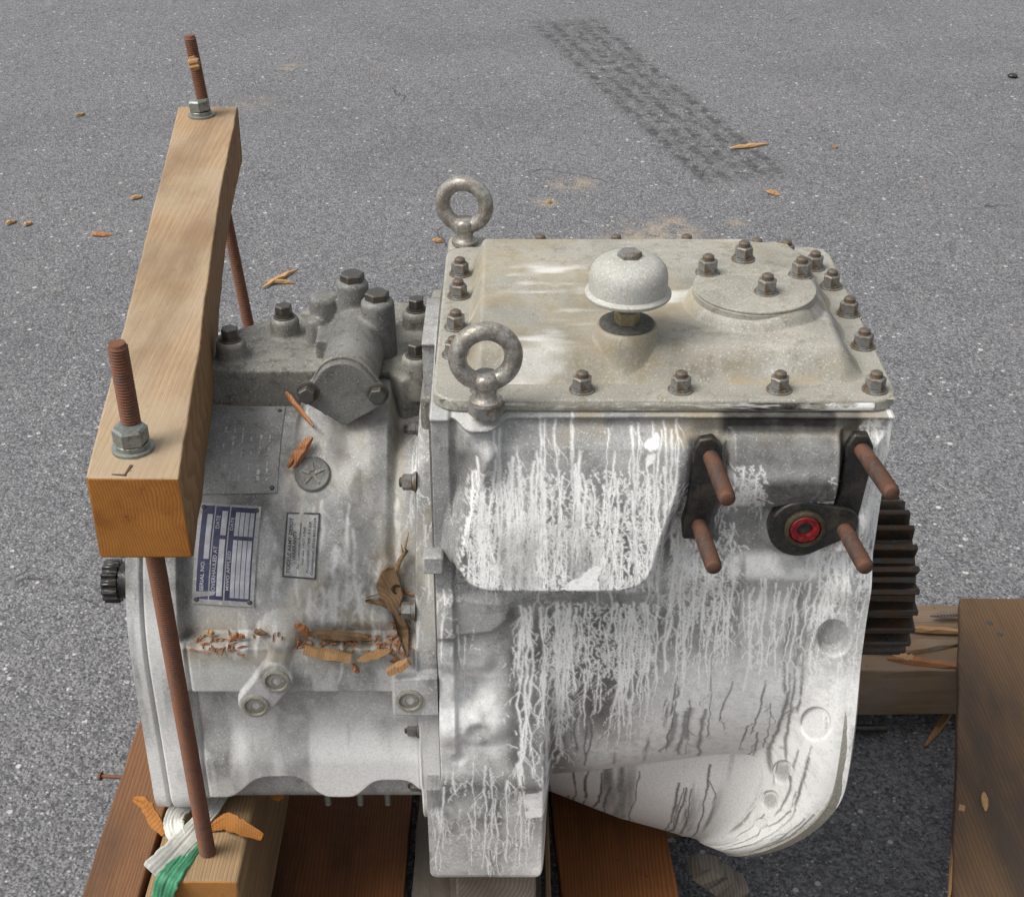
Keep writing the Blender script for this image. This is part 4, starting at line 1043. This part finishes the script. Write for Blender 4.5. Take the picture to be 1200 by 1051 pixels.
# black splined coupling at the left end
p = P(138, 676, x=-.462); gear('coupling', 0, 1.345, P(136, 696, y=1.32)[2], -.462, -.444, .025, .0215, 14, M['black'], TR)
bm = bmesh.new(); lathe(bm, [(.020, 0), (.020, .04)], 20, (-.455, 1.345, P(136, 696, y=1.32)[2]), (1, 0, 0)); from_bm('coupling_shaft', bm, M['black'], TR)
# bottom studs of the left housing
for a in (385, 423, 455):
    p = P(a, 945, y=1.35); bm = bmesh.new(); lathe(bm, [(.0042, -.03), (.0042, .03)], 12, (p[0], p[1], .365)); from_bm('bottom_stud', bm, M['zinc'], TR)

# ================================================================== PALLET
def board(name, x0, x1, y0, y1, z0, z1, mats, parent, rot=0, jag=0.0, seed=0, split_end=False):
    """rough sawn board: subdivided box with uneven edges"""
    rn = random.Random(seed); bm = bmesh.new(); n = max(4, int(abs(y1-y0)/.05)); cx = (x0+x1)/2; cyy = (y0+y1)/2
    rows = []
    for i in range(n+1):
        y = y0+(y1-y0)*i/n; j = lambda: rn.uniform(-1, 1)*(.0012+jag)
        rows.append([bm.verts.new((x0+j(), y, z0)), bm.verts.new((x1+j(), y, z0)), bm.verts.new((x1+j(), y, z1+rn.uniform(-.001, .001))), bm.verts.new((x0+j(), y, z1+rn.uniform(-.001, .001)))])
    for a, b in zip(rows, rows[1:]):
        for k in range(4): bm.faces.new((a[k], a[(k+1) % 4], b[(k+1) % 4], b[k]))
    for r_, e in ((rows[0][::-1], 0), (rows[-1], 1)):
        bm.faces.new(r_).material_index = 1
    bmesh.ops.rotate(bm, verts=bm.verts[:], cent=(cx, cyy, 0), matrix=Matrix.Rotation(rot, 3, 'Z'))
    return from_bm(name, bm, mats, parent, True, 30, .0022, 2)
PA = empty('pallet', (0, 1.8, 0)); tag(PA, 'weathered wooden pallet of brown boards under the transmission', 'pallet')
ZD = .14; TH = .028
D2 = [M['deck'], M['timber_end']]
board('deck_board', -.578, -.500, .95, 2.55, ZD-TH, ZD+.006, [M['deck_mid'], M['timber_end']], PA, 0, 0, 1)
board('deck_board', -.494, -.345, .95, 2.5, ZD-TH, ZD, [M['timber'], M['timber_end']], PA, 0, 0, 2)
board('deck_board', -.336, -.146, .95, 2.5, ZD-TH, ZD, D2, PA, 0, 0, 3)
board('deck_board', -.136, .040, .95, 2.5, ZD-TH, ZD-.003, [M['deck_grey'], M['timber_end']], PA, 0, 0, 4)
board('deck_board', .056, .215, .95, 2.2, ZD-TH, ZD, D2, PA, R(3), 0, 5)
board('deck_board', .044, .053, .95, 2.2, ZD-TH, ZD+.004, [M['timber'], M['timber_end']], PA, 0, 0, 15)
# skewed right-hand board, nailed to the far stringer
A = P(1125, 700, z=ZD+TH); Bq = P(1120, 1051, z=ZD+TH)
bm = bmesh.new(); dirv = (Bq-A)[:2]; dirv /= np.linalg.norm(dirv); L = 1.0; rn = random.Random(8)
left = []
for i in range(13):
    k = i/12; q = A[:2]+dirv*L*k; left.append((q[0]+rn.uniform(-.0015, .0015)-(.004 if 5 < i < 9 else 0), q[1]))
wR = .20; perp = np.array([1.0, -.02])
right = [(a+wR, b-.004) for a, b in left][::-1]
prism(bm, [(a, b) for a, b in left]+right, ZD+.001, ZD+TH)
RB = from_bm('deck_board', bm, M['deck_dark'], PA, True, 30, .0025); RB['label'] = 'wide dark board at the right edge with two nail heads'
for a, b in ((1160, 730), (1172, 743)):
    p = P(a, b, z=ZD+TH); bm = bmesh.new(); lathe(bm, [(.0052, -.004), (.0052, .0006), (.004, .0014), (0, .0016)], 14, p); from_bm('nail', bm, M['nut_dark'], PA)
# stringers along X
def stringer(y0, y1, z0, z1, x0, x1, seed, jag=.0015):
    rn = random.Random(seed); bm = bmesh.new(); n = 26; rows = []
    for i in range(n+1):
        x = x0+(x1-x0)*i/n; j = lambda s=1: rn.uniform(-jag, jag)*s
        rows.append([bm.verts.new((x, y0+j(), z0)), bm.verts.new((x, y1+j(), z0)), bm.verts.new((x, y1+j(), z1+j())), bm.verts.new((x, y0+j(), z1+j()))])
    for a, b in zip(rows, rows[1:]):
        for k in range(4): bm.faces.new((a[k], a[(k+1) % 4], b[(k+1) % 4], b[k]))
    bm.faces.new(rows[0]); bm.faces.new(rows[-1][::-1])
    return from_bm('stringer', bm, M['stringer'], PA, True, 30, .002)
yS = P(1080, 785, z=ZD)[1]
stringer(yS, yS+.062, .045, ZD, -.585, 1.05, 21)
stringer(yS+.066, yS+.135, .045, ZD-.006, -.585, 1.05, 22)
stringer(yS+.14, yS+.19, .045, ZD-.010, -.585, 1.05, 23)
stringer(1.02, 1.11, 0, ZD-TH-.001, -.585, .95, 24)
for xb in (-.55, 0.05, .80):
    bm = bmesh.new(); boxv(bm, (xb, yS+.03, .001), (xb+.11, yS+.18, .0445)); from_bm('foot_block', bm, M['timber'], PA, True, 30, .003)
# torn strips on the stringer top
def splinter(name, a, b, w, th, mat, seed=0, parent=None, bend=.0, tip=.25, up=(0, 0, 1)):
    rn = random.Random(seed); a = Vector(a); b = Vector(b); d = b-a; L = d.length; d.normalize(); U = Vector(up)
    sd_ = d.cross(U).normalized(); U = sd_.cross(d).normalized(); n = 7; bm = bmesh.new(); rows = []
    for i in range(n+1):
        k = i/n; ww = w*(tip+(1-tip)*min(1, 3.2*k, 3.2*(1-k)))*rn.uniform(.9, 1.08); hh = th*rn.uniform(.7, 1.2)*(tip+(1-tip)*min(1, 4*k, 4*(1-k)))
        c_ = a+d*L*k+sd_*(bend*math.sin(k*math.pi)+rn.uniform(-.025, .025)*w)
        rows.append([bm.verts.new(c_-sd_*ww/2), bm.verts.new(c_+sd_*ww/2), bm.verts.new(c_+sd_*ww*rn.uniform(.25, .5)+U*hh), bm.verts.new(c_-sd_*ww*rn.uniform(.25, .5)+U*hh)])
    for r1_, r2_ in zip(rows, rows[1:]):
        for k in range(4): bm.faces.new((r1_[k], r1_[(k+1) % 4], r2_[(k+1) % 4], r2_[k]))
    bm.faces.new(rows[0][::-1]); bm.faces.new(rows[-1])
    return from_bm(name, bm, mat, parent, False)
zz = ZD
for (a, b, w_, s_, m_) in (((1058, 737), (1132, 741), .014, 1, 'splint'), ((1040, 772), (1128, 782), .016, 2, 'splint_red'), ((1046, 768), (1075, 776), .020, 3, 'splint'), ((1020, 765), (1128, 752), .03, 4, 'stringer'), ((1090, 722), (1130, 720), .012, 5, 'deck_grey')):
    splinter('torn_strip', P(*a, z=zz+.001), P(*b, z=zz+.001), w_, .007, M[m_], s_, PA)
# torn left edge of the right board
for (a, b, w_, s_, m_) in (((1131, 915), (1112, 1055), .012, 6, 'splint'), ((1136, 930), (1128, 1060), .018, 7, 'deck_grey'), ((1140, 895), (1136, 985), .008, 8, 'deck_dark')):
    splinter('torn_edge', P(*a, z=ZD+.02), P(*b, z=ZD+.012), w_, .010, M[m_], s_, PA)
# rusty nail poking out of the left board
p = P(170, 912, z=ZD); q_ = P(117, 909, z=ZD-.006); bm = bmesh.new(); dv = Vector(q_-p)
lathe(bm, [(.0032, 0), (.0030, dv.length-.003), (.0065, dv.length-.003), (.0065, dv.length), (0, dv.length)], 14, p, dv); nl = from_bm('nail', bm, M['rust'], PA); nl['label'] = 'rusty nail sticking out of the left board'

# ================================================================== TIMBER BLOCKS UNDER THE RODS
zt = P(243, 1000, y=1.25)[2]; x_r = P(243, 1000, y=1.25)[0]
def timber(name, x0, x1, y0, y1, z0, z1, seed):
    rn = random.Random(seed); bm = bmesh.new(); boxv(bm, (x0, y0, z0), (x1, y1, z1))
    bmesh.ops.subdivide_edges(bm, edges=bm.edges[:], cuts=6, use_grid_fill=True)
    for v in bm.verts: v.co += Vector((rn.uniform(-1, 1), 0, rn.uniform(-1, 1)))*.0009
    for f in bm.faces:
        f.normal_update()
        if abs(f.normal.y) > .8: f.material_index = 1
    return from_bm(name, bm, [M['timber'], M['timber_end']], None, True, 30, .003, 2)
TB = timber('timber_block', x_r-.048, x_r+.043, 1.207, 2.42, zt-.20, zt, 31)
tag(TB, 'long square timber on the pallet under the left end, holding the rusty rod ends', 'timber')
# chock under the foot of the transmission
bm = bmesh.new(); boxv(bm, (-.07, 1.285, ZD+.001), (.03, 1.62, .2855)); CH = from_bm('chock', bm, [M['deck_grey']], None, True, 30, .003); tag(CH, 'grey wooden chock hidden under the foot of the transmission', 'wood block')
bm = bmesh.new(); boxv(bm, (.16, 1.62, .001), (.30, 1.74, .075)); CH2 = from_bm('support_block', bm, [M['timber']], None, True, 30, .003); tag(CH2, 'short wooden block under the round bell housing of the transmission', 'wood block')

# ================================================================== CLAMP BEAM AND RODS
yb0 = 1.158; zb = P(150, 560, y=yb0)[2]
nL = P(100, 560, z=zb); nR = P(208, 560, z=zb); fL = P(209, 125, z=zb+.004); fR = P(277, 125, z=zb+.004)
hB = .092; rn = random.Random(5)
bm = bmesh.new(); rows = []; n = 34
for i in range(n+1):
    k = i/n; l = nL*(1-k)+fL*k; r = nR*(1-k)+fR*k
    wav = .0022*math.sin(k*7+.5)+rn.uniform(-.0006, .0006)
    def v(x, y, z): return bm.verts.new((x+rn.uniform(-.0005, .0005), y, z+rn.uniform(-.0005, .0005)))
    hx = hB*(1-.02*math.sin(k*9))
    xr_ = r[0]+wav
    rows.append([v(l[0], l[1], l[2]-hx), v(xr_+.004*math.sin(k*5+1), r[1], r[2]-hx), v(xr_, r[1], r[2]), v(l[0], l[1], l[2])])
for a, b in zip(rows, rows[1:]):
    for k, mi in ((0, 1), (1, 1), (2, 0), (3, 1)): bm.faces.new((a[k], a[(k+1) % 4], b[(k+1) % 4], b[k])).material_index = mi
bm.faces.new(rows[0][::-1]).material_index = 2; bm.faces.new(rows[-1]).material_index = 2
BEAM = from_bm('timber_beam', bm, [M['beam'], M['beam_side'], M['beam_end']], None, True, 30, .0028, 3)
tag(BEAM, 'pale square wooden beam with orange sawn end lying across the left end of the transmission', 'beam')
# splits and a small check mark in the top near the nut
for pa, pb, w_ in (((131, 556), (148, 557), .003), ((146, 557), (154, 545), .003), ((137, 523), (139, 535), .002)):
    a, b = P(*pa, z=zb+.0003), P(*pb, z=zb+.0003); bm = bmesh.new(); d = Vector(b-a).normalized(); s_ = d.cross(Vector((0, 0, 1)))*w_/2
    prism_pts = [Vector(a)-s_*.4, Vector(a)+s_*.4, Vector(b)+s_, Vector(b)-s_]
    lo = [bm.verts.new(q-Vector((0, 0, .001))) for q in prism_pts]; hi = [bm.verts.new(q+Vector((0, 0, .0004))) for q in prism_pts]
    bm.faces.new(hi)
    for k in range(4): bm.faces.new((lo[k], lo[(k+1) % 4], hi[(k+1) % 4], hi[k]))
    from_bm('crack', bm, M['rust_dark'], BEAM, False)
ROD_R = .0098
def rod(label, top, bot, nutp, chip=None):
    top = np.array(top); bot = np.array(bot); root = empty('threaded_rod', tuple(bot)); tag(root, label, 'threaded rod', 'rusty threaded rods through the beam')
    d = Vector(top-bot); L = d.length; bm = bmesh.new(); pr = [(ROD_R*.9, -.03)]; z = 0
    while z < L-.004: pr += [(ROD_R, z), (ROD_R-.0015, z+.0016)]; z += .0032
    pr += [(ROD_R*.8, L), (0, L)]
    lathe(bm, pr, 18, bot, d); sh = from_bm('shaft', bm, M['rust'], root, True, 70)
    dn = d.normalized(); a = Vector(nutp)
    bm = bmesh.new(); lathe(bm, [(.0205, 0), (.0205, .003), (.0195, .0035)], 30, a); from_bm('washer', bm, M['zinc'], root, True, 40)
    bm = bmesh.new(); lathe(bm, [(.0165, .0036), (.0165, .008), (.0160, .0085)], 26, a); from_bm('lock_washer', bm, M['zinc'], root, True, 40)
    bm = bmesh.new(); lathe(bm, [(.0155, .0087), (.0172, .0105), (.0172, .024), (.0150, .0265), (.0105, .0265)], 6, a, d, 0, .35); from_bm('nut', bm, M['zinc'], root, False)
    return root
zb2 = zb
nut1 = P(156, 526, z=zb); nut2 = P(236, 136, z=zb+.004)
t1 = P(137, 402, y=nut1[1]+.002); b1 = np.array([P(244, 1003, y=1.252)[0], 1.252, P(244, 1003, y=1.252)[2]])
RD1 = rod('near rusty threaded rod rising through the orange end of the beam', t1, b1, nut1)
t2 = P(222, 42, y=nut2[1]+.01); b2 = P(292, 385, y=nut2[1]+.0)
dv = b2-t2; b2 = t2+dv*((zt+.0-t2[2])/dv[2]); RD2 = rod('far rusty threaded rod with a pale wood chip stuck on it', t2, b2, nut2)
# pale chip stuck on far rod
a = P(225, 66, y=nut2[1]-.006); b = P(230, 82, y=nut2[1]-.006)
ch = splinter('wood_chip', a, b, .018, .006, M['splint'], 3, None, 0, .5, (0, -1, .3)); tag(ch, 'pale wood chip stuck to the top of the far threaded rod', 'wood chip')

# ================================================================== STRAP, RUBBER, SCRAPS
def ribbon(bm, pts, widths, th=.0015, twist=None, mi=0, pleat=.003, seed=1, ragged=.08, curl=.25):
    pts = [Vector(p) for p in pts]; n = len(pts); rows = []; m = 13; rn = random.Random(seed)
    ph = [rn.uniform(0, 6.3) for _ in range(m)]; amp = [rn.uniform(.2, 1)*(1 if k % 2 else -1) for k in range(m)]
    for i, p in enumerate(pts):
        d = (pts[min(i+1, n-1)]-pts[max(i-1, 0)]).normalized(); view = Vector((0, -.75, .66))
        s2 = d.cross(view).normalized(); n2 = s2.cross(d).normalized(); w = widths[i]/2; e0 = 1+rn.uniform(-ragged, ragged); e1 = 1+rn.uniform(-ragged, ragged)
        top, low = [], []
        for k in range(m):
            u = -1+2*k/(m-1); q = p+s2*(u*w*(e0 if u < 0 else e1))+n2*(pleat*amp[k]*(.7+.5*math.sin(i*.35+ph[k]))-w*curl*u*u)
            top.append(bm.verts.new(q)); low.append(bm.verts.new(q-n2*th))
        rows.append(top+low[::-1])
    for a, b in zip(rows, rows[1:]):
        K = len(a)
        for k in range(K): bm.faces.new((a[k], a[(k+1) % K], b[(k+1) % K], b[k])).material_index = mi
    bm.faces.new(rows[0][::-1]); bm.faces.new(rows[-1])
def sm_path(ctrl, n=24):
    ctrl = [np.array(c) for c in ctrl]; o = []
    m = len(ctrl)
    for i in range(n+1):
        t_ = i/n*(m-1); k = min(int(t_), m-2); f_ = t_-k
        p0, p1, p2, p3 = ctrl[max(k-1, 0)], ctrl[k], ctrl[k+1], ctrl[min(k+2, m-1)]
        o.append(.5*((2*p1)+(-p0+p2)*f_+(2*p0-5*p1+4*p2-p3)*f_**2+(-p0+3*p1-3*p2+p3)*f_**3))
    return o
def strap(name, px, mat, label, cat, group=None):
    bm = bmesh.new(); path = sm_path([P(a, b, y=y) for a, b, y, w in px]); ws = np.interp(np.linspace(0, 1, len(path)), np.linspace(0, 1, len(px)), [q[3] for q in px])
    ribbon(bm, path, list(ws), .0009, None, 0, .0016, len(px)*7+int(px[0][0]), .12); o = from_bm(name, bm, mat, None, True, 60)
    md = o.modifiers.new('sub', 'SUBSURF'); md.levels = 1; md.render_levels = 2
    tag(o, label, cat, group); return o
yf = 1.196
def TT(px, py, lift=.006):
    p = P(px, py, z=zt+lift)
    return p if p[1] > 1.202 else P(px, py, y=1.202-.2*lift)
def strap2(px, mat, label, seed):
    bm = bmesh.new(); path = sm_path([TT(a, b, l) for a, b, w, l in px], 30); ws = np.interp(np.linspace(0, 1, len(path)), np.linspace(0, 1, len(px)), [q[2] for q in px])
    ribbon(bm, path, list(ws), .0009, None, 0, .0015, seed, .10, .10); o = from_bm('plastic_strap', bm, mat, None, True, 60)
    md = o.modifiers.new('sub', 'SUBSURF'); md.levels = 1; md.render_levels = 2; tag(o, label, 'strap', 'torn plastic strap pieces')
strap2([(268, 920, .014, .012), (246, 950, .020, .014), (222, 978, .028, .012), (198, 1006, .034, .012), (180, 1024, .034, .010)], M['tape_w'], 'crumpled whitish plastic strap wrapped round the corner of the timber by the near rod', 5)
strap2([(238, 980, .010, .005), (220, 1000, .022, .006), (204, 1020, .026, .008), (194, 1036, .028, .010), (188, 1062, .028, .012)], M['tape_g'], 'green plastic strap hanging down in front of the square timber', 9)
strap2([(226, 936, .018, .020), (208, 950, .024, .022), (203, 966, .026, .016), (210, 984, .020, .010)], M['tape_w'], 'short pale strap fold lying just behind the rod foot', 13)
def lump(name, px, mat, label, cat, flat=.6):
    bm = bmesh.new(); path = sm_path([P(a, b, y=y) for a, b, y, w in px], 14); ws = np.interp(np.linspace(0, 1, len(path)), np.linspace(0, 1, len(px)), [q[3] for q in px])
    ribbon(bm, path, list(ws*1.15), .0045, None, 0, .0014, int(px[0][0]), .22); o = from_bm(name, bm, mat, None, True, 60); tag(o, label, cat, 'orange torn rubber scraps'); return o
def sliver(px, lab, w0, seed, mat='beam_end'):
    bm = bmesh.new(); path = sm_path([TT(a, b, l) for a, b, l in px], 16); n_ = len(path); rn = random.Random(seed)
    ws = [w0*min(1, .35+2.5*k/n_, .25+2.2*(1-k/n_))*rn.uniform(.85, 1.1) for k in range(n_)]
    ribbon(bm, path, ws, .003, None, 0, .0004, seed, .10, .12); o = from_bm('torn_sliver', bm, M[mat], None, True, 35); tag(o, lab, 'wood sliver', 'orange torn wood slivers'); return o
sliver([(156, 936, .012), (168, 941, .020), (180, 960, .014), (192, 978, .006)], 'curled orange wood sliver standing left of the white strap', .015, 3)
sliver([(246, 972, .004), (264, 963, .014), (284, 970, .014), (307, 981, .010)], 'orange tongue-shaped wood sliver pointing right of the near rod foot', .020, 4)
sliver([(276, 924, .004), (296, 915, .012), (318, 920, .012), (328, 936, .006)], 'orange torn wood flap hanging over the right edge of the timber top', .026, 5)
sliver([(240, 930, .010), (222, 930, .014), (206, 936, .014), (199, 952, .008)], 'thin dark orange sliver tucked under the housing behind the near rod', .012, 6)
# wood splinters on the ground
zg = .001
gs = [((308, 337), (348, 316), .016, 'splint', 'pale splinter laid across another on the asphalt behind the pump, the longer one'),
      ((310, 330), (345, 332), .012, 'splint', 'short pale splinter under a longer one on the asphalt behind the pump'),
      ((855, 174), (900, 169), .024, 'splint', 'long pale splinter on the asphalt beside the tyre print'),
      ((898, 224), (915, 229), .022, 'splint', 'small tan wood chip at the near end of the tyre print'),
      ((106, 274), (131, 276), .022, 'splint_red', 'reddish chip on the asphalt left of the beam'),
      ((152, 233), (167, 231), .018, 'splint', 'small tan chip on the asphalt beside the far half of the beam'),
      ((6, 263), (20, 259), .014, 'splint', 'tiny tan chip at the left edge of the asphalt, left of its neighbour'),
      ((27, 264), (38, 262), .014, 'splint', 'tiny tan chip near the left edge of the asphalt, right of its neighbour'),
      ((88, 136), (100, 134), .012, 'splint', 'tiny chip on the asphalt far left of the beam top'),
      ((506, 281), (520, 284), .020, 'splint', 'orange-tan chip on the asphalt beside the far lifting eye'),
      ((1084, 874), (1121, 824), .012, 'splint', 'thin pale splinter leaning on the ground by the right board'),
      ((640, 236), (646, 238), .014, 'splint', 'tiny chip on the asphalt behind the cover'),
      ((975, 172), (982, 174), .012, 'splint_red', 'tiny reddish chip right of the tyre print')]
for i, (a, b, w_, m_, lab) in enumerate(gs):
    o = splinter('wood_splinter', P(*a, z=zg+.006), P(*b, z=zg), w_, .007, M[m_], 40+i); tag(o, lab, 'splinter', 'wood splinters on the asphalt')
o = splinter('wood_offcut', P(808, 1018, z=.10), P(866, 1052, z=.03), .05, .028, M['deck_grey'], 77, None, 0, .8); tag(o, 'grey broken wood offcut on the asphalt below the bell housing', 'wood offcut')
a, b = P(980, 853, z=.02), P(1040, 853, z=.02); bm = bmesh.new(); lathe(bm, [(.007, 0), (.007, .98*np.linalg.norm(b-a)), (.005, np.linalg.norm(b-a))], 14, a, Vector(b-a)); o = from_bm('steel_pin', bm, M['black'], None); tag(o, 'dark steel pin lying on the asphalt in the shade beside the bell housing', 'pin')
bm = bmesh.new(); bmesh.ops.create_icosphere(bm, subdivisions=2, radius=.017)
p = P(1187, 89, z=.008)
for v in bm.verts: v.co = Vector((v.co.x*1.3*random.uniform(.8, 1.15), v.co.y*random.uniform(.8, 1.2), max(-.008, v.co.z*.6)))+Vector(p)
o = from_bm('rubber_bit', bm, M['black'], None, True, 50); tag(o, 'small black lump on the asphalt near the top right', 'rubber bit')
bm = bmesh.new(); bmesh.ops.create_icosphere(bm, subdivisions=2, radius=.012); p = P(1153, 940, z=ZD+TH+.002)
o = splinter('wood_splinter', P(1153, 928, z=ZD+TH), P(1155, 950, z=ZD+TH), .010, .004, M['splint'], 91); tag(o, 'pale sliver lying on the wide dark board at the right', 'splinter', 'wood splinters on the asphalt')
bm.free()

# splinters on the transmission
def on_splint(a, b, w_, th, mat, seed, label, lift=.003, bend=0, tip=.35):
    p1, n1, _ = lh.on(*a, lift); p2, n2, _ = lh.on(*b, lift); o = splinter('wood_splinter', p1, p2, w_, th, M[mat], seed, None, bend, tip, Vector(n1+n2)); tag(o, label, 'splinter', 'wood splinters on the transmission'); return o
on_splint((333, 468), (369, 505), .006, .006, 'splint_red', 1, 'slim orange splinter slanting below the pump end plate', .014)
on_splint((344, 551), (362, 516), .008, .006, 'splint_red', 2, 'orange splinter touching the round medallion, left of two', .009)
on_splint((350, 551), (368, 514), .008, .006, 'splint_red', 3, 'orange splinter touching the round medallion, right of two', .009)
L_ = 'chip on the left housing ledge '
on_splint((341, 735), (362, 752), .008, .008, 'splint_red', 4, 'short orange '+L_+'above the double-plug boss', .008)
on_splint((355, 748), (432, 755), .011, .008, 'bark', 5, 'long grey-brown '+L_+'behind the tan block', .010, 0, .3)
on_splint((357, 763), (412, 768), .013, .007, 'splint', 6, 'thick tan block-like '+L_+'right of the double-plug boss', .008, 0, .8)
on_splint((414, 773), (421, 783), .006, .008, 'splint_red', 7, 'stubby orange '+L_+'between tan block and joint flange', .006)
on_splint((420, 770), (458, 763), .010, .008, 'splint', 8, 'ragged tan '+L_+'by the bark piece', .006)
on_splint((456, 779), (484, 767), .011, .009, 'splint', 9, 'clean yellow '+L_+'next to the joint flange', .012, 0, .7)
on_splint((300, 748), (318, 744), .006, .006, 'bark', 10, 'small brown '+L_+'left of the double-plug boss', .006)
on_splint((272, 752), (288, 751), .006, .006, 'splint_red', 11, 'tiny reddish '+L_+'below the blue data plate', .005)
on_splint((242, 745), (252, 747), .006, .005, 'splint', 12, 'tiny tan '+L_+'beside the rusty rod', .005)
# loose litter of crumbs along the ledge and by the flange bolts
bm = bmesh.new(); rn = random.Random(12)
for k in range(240):
    if k < 180: a, b = rn.uniform(225, 480), rn.gauss(751, 3)+ (10 if rn.random() < .3 else 0)
    else: a, b = rn.uniform(458, 484), rn.uniform(690, 775)
    if 285 < a < 345 and b > 748: continue
    p, n, _ = lh.on(a, b, .001); m_ = frame(n); q = rn.uniform(0, 6.28); l, w_ = rn.uniform(.0012, .006), rn.uniform(.0005, .0014)
    vs = [Vector(p)+m_@(Matrix.Rotation(q, 3, 'Z')@Vector((x, y, z))) for x, y, z in ((-l, -w_, 0), (l, -w_*.5, .001), (l, w_, 0), (-l, w_*.6, .001), (0, 0, .003))]
    v_ = [bm.verts.new(x) for x in vs]
    for f_ in ((0, 1, 4), (1, 2, 4), (2, 3, 4), (3, 0, 4)): bm.faces.new([v_[i] for i in f_])
LT = from_bm('wood_crumbs', bm, M['splint_red'], None, False); LT['kind'] = 'stuff'; tag(LT, 'fine reddish wood crumbs scattered along the ledge', 'crumbs')
# torn piece of bark with a knot hole hanging by the flange bolt
def bark():
    outl = [(447, 668), (453, 662), (463, 664), (469, 678), (473, 695), (470, 706), (474, 718), (482, 735), (485, 762), (478, 768), (470, 755), (466, 735), (456, 712), (449, 708), (447, 700), (438, 702), (428, 702), (430, 698), (446, 694), (441, 685)]
    ps = []
    for a, b in outl:
        p, n, _ = lh.on(min(a, 479), b, .004); ps.append((p, n))
    n = np.mean([q[1] for q in ps], 0); n /= np.linalg.norm(n); bm = bmesh.new(); rn = random.Random(2)
    lo = [bm.verts.new(Vector(p)) for p, _ in ps]; hi = [bm.verts.new(Vector(p+n*rn.uniform(.006, .010))) for p, _ in ps]
    c_ = bm.verts.new(Vector(np.mean([p for p, _ in ps[:6]], 0)+n*.014))
    e = bmesh.ops.contextual_create(bm, geom=hi)
    k = len(ps)
    for i in range(k): bm.faces.new((lo[i], lo[(i+1) % k], hi[(i+1) % k], hi[i]))
    bm.verts.remove(c_); bmesh.ops.triangulate(bm, faces=[f for f in bm.faces if len(f.verts) > 4])
    o = from_bm('bark_piece', bm, M['bark'], None, True, 30, .0012); tag(o, 'torn brown bark piece with dark knot hole and thin twig beside the flange bolts', 'bark')
    p, nn, _ = lh.on(458, 688, .0135); bm = bmesh.new(); lathe(bm, [(.0055, -.004), (.0055, .0006), (.0035, .0003), (.003, -.003), (0, -.003)], 12, p, Vector(nn)); from_bm('knot', bm, M['gear'], o)
    bm = bmesh.new(); pt = [lh.on(a, b, l)[0] for a, b, l in ((462, 668, .008), (470, 656, .010), (478, 646, .012), (482, 642, .012), (480, 625, .014))]; tube(bm, pt, [.0032, .0026, .002, .0015, .0005], 8)
    pt = [lh.on(a, b, l)[0] for a, b, l in ((474, 651, .010), (471, 638, .014))]; tube(bm, pt, [.0016, .0004], 6); from_bm('twig', bm, M['bark'], o)
bark()
